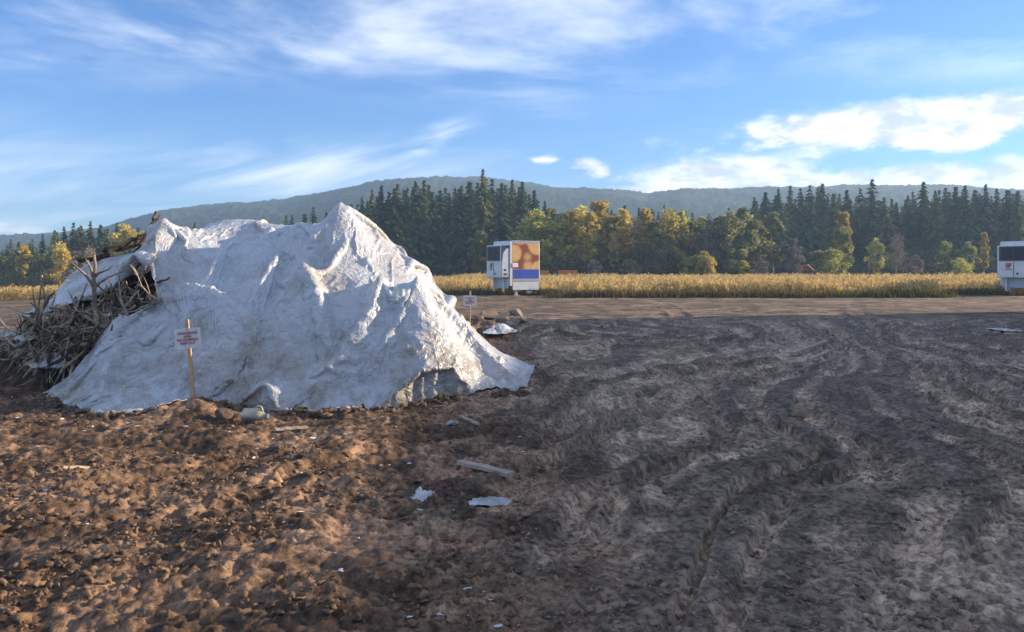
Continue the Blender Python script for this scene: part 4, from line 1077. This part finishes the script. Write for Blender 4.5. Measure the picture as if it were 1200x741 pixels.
# the nose is turned to the picture's left; the cooling unit stands at px 573-597 and px 1169-1197
t1 = P(597, 347, 53); trailer('refrigerated_trailer', (t1.x - .55, 53.6, .0), R(28), 2.35, True, 'short white refrigerated trailer with fruit mural and blue band')
t2 = P(1199, 347, 53); trailer('refrigerated_trailer', (t2.x + .1, 53.6, .0), R(28), 12.5, False, 'white refrigerated trailer with red emblem cut off by the picture edge')

# ================================================================== SMALL THINGS BY THE WOODS
M_ORGP = mat('orange_paint', (.62, .22, .03), .5, (.50, .17, .03), 4); M_REDP = mat('red_machine_paint', (.40, .06, .035), .5)
def skip(px, w, label):
    p = P(px, 321, 105); r = empty('container', (p.x, 105, 0)); tag(r, label, 'container', 'orange containers')
    MB().prism([(-w / 2, .15), (w / 2, .15), (w / 2 + .25, 1.45), (-w / 2 - .25, 1.45)], -.8, .8, 'y').build('bin', M_ORGP, r, bevel=.04)
    MB().box(-w / 2 - .3, w / 2 + .3, -.86, .86, 1.453, 1.53).build('rim', M_ORGP, r)
    for s in (-.35, 0, .35): MB().box(s * w - .05, s * w + .05, -.87, -.803, .2, 1.45).build('rib', M_ORGP, r)
    for s in (-1, 1): MB().box(s * w * .35 - .1, s * w * .35 + .1, -.7, .7, .0, .149).build('skid', M_DG, r)
skip(634, 1.5, 'shorter low orange container at the foot of the yellowing trees')
skip(665, 2.0, 'longer low orange container right of the shorter one, beyond the field')
def excavator():
    p = P(930, 322, 105); r = empty('excavator', (p.x, 105, 0)); tag(r, 'tiny red excavator with folded arm beyond the gold field', 'excavator')
    for s in (-1, 1):
        MB().prism([(-1.1, .25), (-.9, .02), (.9, .02), (1.1, .25), (.9, .5), (-.9, .5)], s * .75 - .2, s * .75 + .2, 'y').build('track', M_RUB, r, bevel=.03)
    b = MB().prism([(-1.2, .55), (.6, .55), (.6, .95), (-.3, 1.1), (-1.2, 1.1)], -.7, .7, 'y').build('body', M_REDP, r, bevel=.04)
    MB().prism([(-.3, 1.10), (.55, .96), (.5, 1.7), (-.2, 1.75)], -.65, .05, 'y').build('cab', M_DG, b, bevel=.03)
    MB().tube([(.5, .3, .9), (1.3, .3, 2.1), (2.0, .3, 2.25)], [.16, .17, .12], 6).build('boom', M_REDP, r)
    MB().tube([(1.95, .3, 2.3), (2.9, .3, 1.5)], [.13, .09], 6).build('arm', M_REDP, r)
    MB().prism([(2.75, 1.5), (3.1, 1.55), (3.25, 1.2), (3.0, .95), (2.7, 1.1)], .05, .55, 'y').build('bucket', M_DG, r, bevel=.02)
excavator()

# made-up unseen shed on the right, added to shade the stripped plot
def shed():
    x0, x1, y0, y1, h = 31, 45, -20, 36.5, 10.7
    r = empty('added_shade_shed', (x0, y0, 0)); tag(r, 'long grey metal shed added unseen beyond the right picture edge to cast shade', 'shed')
    m = mat('grey_sheet_metal', (.30, .31, .32), .5, (.24, .25, .26), 1.5); mr = mat('dull_roof_metal', (.22, .23, .24), .5, (.17, .18, .19), 1.2)
    W_, D_ = x1 - x0, y1 - y0
    MB().prism([(0, -.3), (W_, -.3), (W_, h - 1.1), (W_ / 2, h - .05), (0, h - 1.1)], 0, D_, 'y').build('wall', m, r)
    MB().prism([(-.4, h - 1.16), (W_ / 2, h), (W_ + .4, h - 1.16), (W_ + .4, h - .96), (W_ / 2, h + .2), (-.4, h - .96)], -.4, D_ + .4, 'y').build('roof', mr, r)
    for k in range(4): MB().box(-.06, -.003, 6 + 15 * k, 10.5 + 15 * k, 0, 4.4).build('door', mr, r)
shed()

# ================================================================== LITTER
M_WOOD = mat('weathered_board', (.30, .235, .17), .85, (.42, .34, .25), 8, .5, 40); M_STONE = mat('pale_stone', (.42, .40, .38), .85, (.28, .26, .24), 7, .5, 20)
M_WHITE = mat('white_debris', (.66, .66, .66), .6, (.45, .44, .42), 9); M_JUG = mat('cloudy_plastic', (.52, .46, .36), .45, (.34, .28, .21), 7)
def plank(a, b, w, th, label, m=M_WOOD, name='board', cat='board'):
    A = on_ground(*a); B = on_ground(*b); q = np.linspace(0, 1, 15); lx = A.x + (B.x - A.x) * q; ly = A.y + (B.y - A.y) * q
    up = float(np.max(ground_z(lx, ly) - (A.z + (B.z - A.z) * q))) * .8; A.z += up; B.z += up; d = B - A; L = d.length; g = random.Random(int(a[0]))
    mb = MB(); n = 6; vs = []
    for i in range(n + 1):
        s = L * i / n; ww = w / 2 * g.uniform(.88, 1.08); k = g.uniform(-.006, .006)
        vs += [(s, -ww, k), (s, ww, k), (s, ww * .96, th + k), (s, -ww * .96, th + k)]
    fs = [(0, 1, 2, 3), tuple(n * 4 + i for i in (3, 2, 1, 0))]
    for i in range(n):
        for j in range(4): fs.append((i * 4 + j, i * 4 + (j + 1) % 4, i * 4 + 4 + (j + 1) % 4, i * 4 + 4 + j))
    mb.add(vs, fs); o = mb.build(name, m, None, loc=A + Vector((0, 0, .015)))
    o.rotation_euler = d.to_track_quat('X', 'Z').to_euler(); return tag(o, label, cat)
plank((540, 548), (598, 566), .10, .035, 'weathered board lying at the front of the dark soil patch')
plank((72, 556), (103, 548), .06, .02, 'pale splinter of wood on the brown earth in front')
plank((-6, 440), (33, 434), .30, .03, 'grey flat board at the far left beside the brush')
plank((928, 416), (968, 404), .12, .05, 'dry stick lying across the ruts in the dark mud')
plank((948, 424), (972, 416), .09, .04, 'shorter stick just below the dry stick in the mud')
plank((322, 506), (360, 502), .10, .02, 'thin broken lath on the soil before the tarp hem')
plank((540, 492), (560, 500), .05, .02, 'small dark splinter near the pale stone')
def stone(c, s, seed, label, m=M_STONE, name='stone', cat='stone'):
    bm = bmesh.new(); bmesh.ops.create_icosphere(bm, subdivisions=3, radius=.5); g = np.random.default_rng(seed)
    V = np.array([v.co for v in bm.verts]); o = g.random(3) * 9
    cut = g.normal(size=(11, 3)); cut /= np.linalg.norm(cut, axis=1)[:, None]
    for nrm in cut:
        dd = V @ nrm; lim = .22 + .14 * g.random(); ex = np.maximum(dd - lim, 0); V = V - ex[:, None] * nrm * .85
    V += ((fbm(V[:, 0] * 4 + o[0], V[:, 1] * 4 + V[:, 2] * 3, 3, seed) - .5) * .12)[:, None] * V * 2
    for v, q in zip(bm.verts, V): v.co = q * np.array(s)
    me = bpy.data.meshes.new(name); bm.to_mesh(me); bm.free()
    me.materials.append(m)
    o = obj(name, me, None, c); o.rotation_euler = (0, 0, seed * 1.3); return tag(o, label, cat)
def st(px, py, w, seed, label, m=M_STONE, name='stone', cat='stone', flat=.6):
    p = on_ground(px, py); s = w * p.y / 900; stone(p + Vector((0, 0, s * flat * .25)), (s, s * .75, s * flat), seed, label, m, name, cat)
st(530, 496, 22, 1, 'flat pale blue-grey stone in the sunlit earth before the tarp', M_STONE, flat=.35)
st(936, 490, 20, 2, 'reddish brown lump of clay in the middle of the dark mud', mat('red_clay', (.19, .11, .065), .9, (.28, .17, .10), 9, .6, 30), 'clay_lump', 'clay lump', .7)
st(460, 477, 14, 3, 'brown clod under the tarp hem near its middle', mat('brown_clod', (.12, .08, .05), .95, (.2, .13, .085), 9, .6, 30), 'clay_lump', 'clay lump')
st(262, 490, 30, 4, 'big dark clod at the foot of the sign stake', mat('dark_clod', (.07, .045, .03), .95, (.14, .09, .06), 9, .6, 30), 'clay_lump', 'clay lump', .7)
litter = [(240, 480, 9), (70, 495, 14), (150, 497, 10), (160, 503, 12), (20, 494, 10), (365, 514, 18), (347, 503, 16), (198, 508, 12), (138, 549, 14), (144, 571, 10), (425, 516, 9), (108, 502, 9), (217, 500, 14), (175, 516, 9), (500, 492, 10),
          (405, 515, 10), (446, 549, 9), (303, 551, 8), (610, 508, 12), (300, 528, 12), (408, 560, 12), (420, 578, 10), (480, 545, 9), (40, 492, 8), (128, 497, 8), (318, 548, 8)]
for i, (px, py, w) in enumerate(sorted(litter)):
    st(px, py, w * .72, 30 + i, 'small pale scrap on the earth before the tarp, %s counting from the left' % ordw(i), (M_WHITE, M_STONE, M_WHITE)[i % 3], 'debris_scrap', 'debris', .28)
for i, (px, py, w, sd) in enumerate(((575, 378, 34, 61), (603, 372, 26, 62), (590, 386, 18, 63), (610, 392, 24, 64), (560, 384, 16, 65))):
    st(px, py, w, sd, '%s lump of rubble from the left in the spoil behind the tarp' % ordw(i), mat('rubble_%d' % i, (.17, .13, .095), .95, (.27, .21, .16), 5, .6, 16), 'rubble_lump', 'rubble', .55)

def jug():
    p = on_ground(299, 493); r = empty('plastic_jug', p + Vector((0, 0, .055)), R(-14)); tag(r, 'cream plastic jug lying on its side at the foot of the tarp', 'jug')
    prof = [(-.17, .0), (-.17, .06), (-.155, .085), (.06, .085), (.11, .06), (.135, .03), (.165, .03)]; n = 20; mb = MB()
    vs = []
    for (a, rr) in prof:
        for k in range(n):
            th = 6.2832 * k / n; q = 1 + .10 * math.cos(4 * th); vs.append((a, rr * q * math.cos(th), rr * q * math.sin(th)))
    mb.add(vs, [(i * n + k, i * n + (k + 1) % n, (i + 1) * n + (k + 1) % n, (i + 1) * n + k) for i in range(len(prof) - 1) for k in range(n)])
    b = mb.build('body', M_JUG, r, True)
    MB().tube([(.165, 0, 0), (.19, 0, 0)], .034, 16).build('cap', mat('blue_cap', (.10, .16, .28), .4), r)
    MB().tube([(.0, 0, .085), (.03, 0, .125), (.09, 0, .115), (.115, 0, .055)], .014, 8).build('handle', M_JUG, b, True)
jug()
def clods():                                # loose crumbs of soil over the churned ground
    g = np.random.default_rng(77); bm = bmesh.new(); bmesh.ops.create_icosphere(bm, subdivisions=1, radius=.5)
    B = np.array([v.co for v in bm.verts]); Fb = np.array([[v.index for v in f.verts] for f in bm.faces]); bm.free()
    def scatter(n, xr, seed, m, label, smin, smax, y1=24, sq=(1, 1, .7)):
        Y = 3.4 * (y1 / 3.4) ** g.random(n); X = (xr[0] + (xr[1] - xr[0]) * g.random(n)) * Y
        dn = fbm(X * .9, Y * .9, 3, seed); k = dn > .47; X = X[k]; Y = Y[k]; n = len(X)
        k = ~((hs(HZ, np.clip(X, GX0 + .1, GX1 - .1), np.clip(Y, GY0 + .1, GY1 - .1)) > .04) & (X > GX0) & (X < GX1) & (Y > GY0) & (Y < GY1)); X = X[k]; Y = Y[k]; n = len(X)
        Z = ground_z(X, Y); s = smin + (smax - smin) * g.random(n) ** 4
        V = B[None] * (1 + .42 * g.normal(size=(n, len(B), 1))) + .10 * g.normal(size=(n, len(B), 3))
        V = V * (s[:, None] * np.array(sq)[None] * (.5 + 1.0 * g.random((n, 3))))[:, None, :]
        az = g.random(n) * 6.28; c, sn = np.cos(az)[:, None], np.sin(az)[:, None]
        V = np.stack([V[..., 0] * c - V[..., 1] * sn, V[..., 0] * sn + V[..., 1] * c, V[..., 2]], -1)
        V += np.stack([X, Y, Z + s * .12], -1)[:, None]
        F = (Fb[None] + (np.arange(n) * len(B))[:, None, None]).reshape(-1, 3)
        tag(obj('soil_crumbs', mesh_np('soil_crumbs', V.reshape(-1, 3), F, m)), label, 'soil crumbs', None, 'stuff')
    scatter(22000, (-.72, .02), 81, mat('brown_crumbs', (.10, .06, .036), .95, (.23, .14, .08), 3, .5, 40, coords='Object'), 'loose brown crumbs of soil before the tarp', .008, .06)
    scatter(16000, (.0, .74), 82, mat('grey_crumbs', (.12, .088, .062), .95, (.30, .225, .16), 3, .5, 40, coords='Object'), 'loose dark crumbs of mud on the stripped plot', .008, .05, 30)
    def along_hem(n, m, label):
        hx = np.array([tuple(hem3(*q)[:2]) for q in HEM[1:16]]); u = g.random(n) * (len(hx) - 1.001); i = u.astype(int); f = (u - i)[:, None]
        P2 = hx[i] * (1 - f) + hx[i + 1] * f; X = P2[:, 0] + g.normal(size=n) * .04; Y = P2[:, 1] - .12 - np.abs(g.normal(size=n)) * .10
        k = fbm(X * 2, Y * 2, 2, 88) > .45; X = X[k]; Y = Y[k]; n = len(X); s = .02 + .10 * g.random(n) ** 3
        V = B[None] * (1 + .42 * g.normal(size=(n, len(B), 1))) + .10 * g.normal(size=(n, len(B), 3)); V = V * (s[:, None] * np.array((1.1, .9, .7))[None])[:, None, :]
        V += np.stack([X, Y, ground_z(X, Y) + s * .2], -1)[:, None]
        F = (Fb[None] + (np.arange(n) * len(B))[:, None, None]).reshape(-1, 3)
        tag(obj('soil_crumbs', mesh_np('soil_crumbs', V.reshape(-1, 3), F, m)), label, 'soil crumbs', None, 'stuff')
    along_hem(1500, mat('hem_crumbs', (.09, .058, .038), .95, (.20, .13, .085), 3, .5, 40), 'clods of earth banked along the front hem of the tarp')
    scatter(500, (-.72, .02), 83, M_WHITE, 'tiny pale flecks of rubbish strewn over the brown earth', .015, .05, 20, (1.4, .8, .25))
clods()

# ================================================================== HAZE
def haze():
    m = bpy.data.materials.new('haze_air'); m.use_nodes = True; t = NT(m.node_tree); t.n.clear()
    out = t.new('ShaderNodeOutputMaterial'); v = t.new('ShaderNodeVolumePrincipled')
    v.inputs['Color'].default_value = (.48, .70, 1.0, 1); v.inputs['Density'].default_value = .0006; v.inputs['Anisotropy'].default_value = .2
    t.l.new(v.outputs[0], out.inputs['Volume'])
    o = MB().box(-1400, 2000, -80, 1350, -25, 124).build('haze', m); tag(o, 'thin pale air haze over the whole valley', 'haze', None, 'stuff')
HAZE = True
if HAZE: haze()
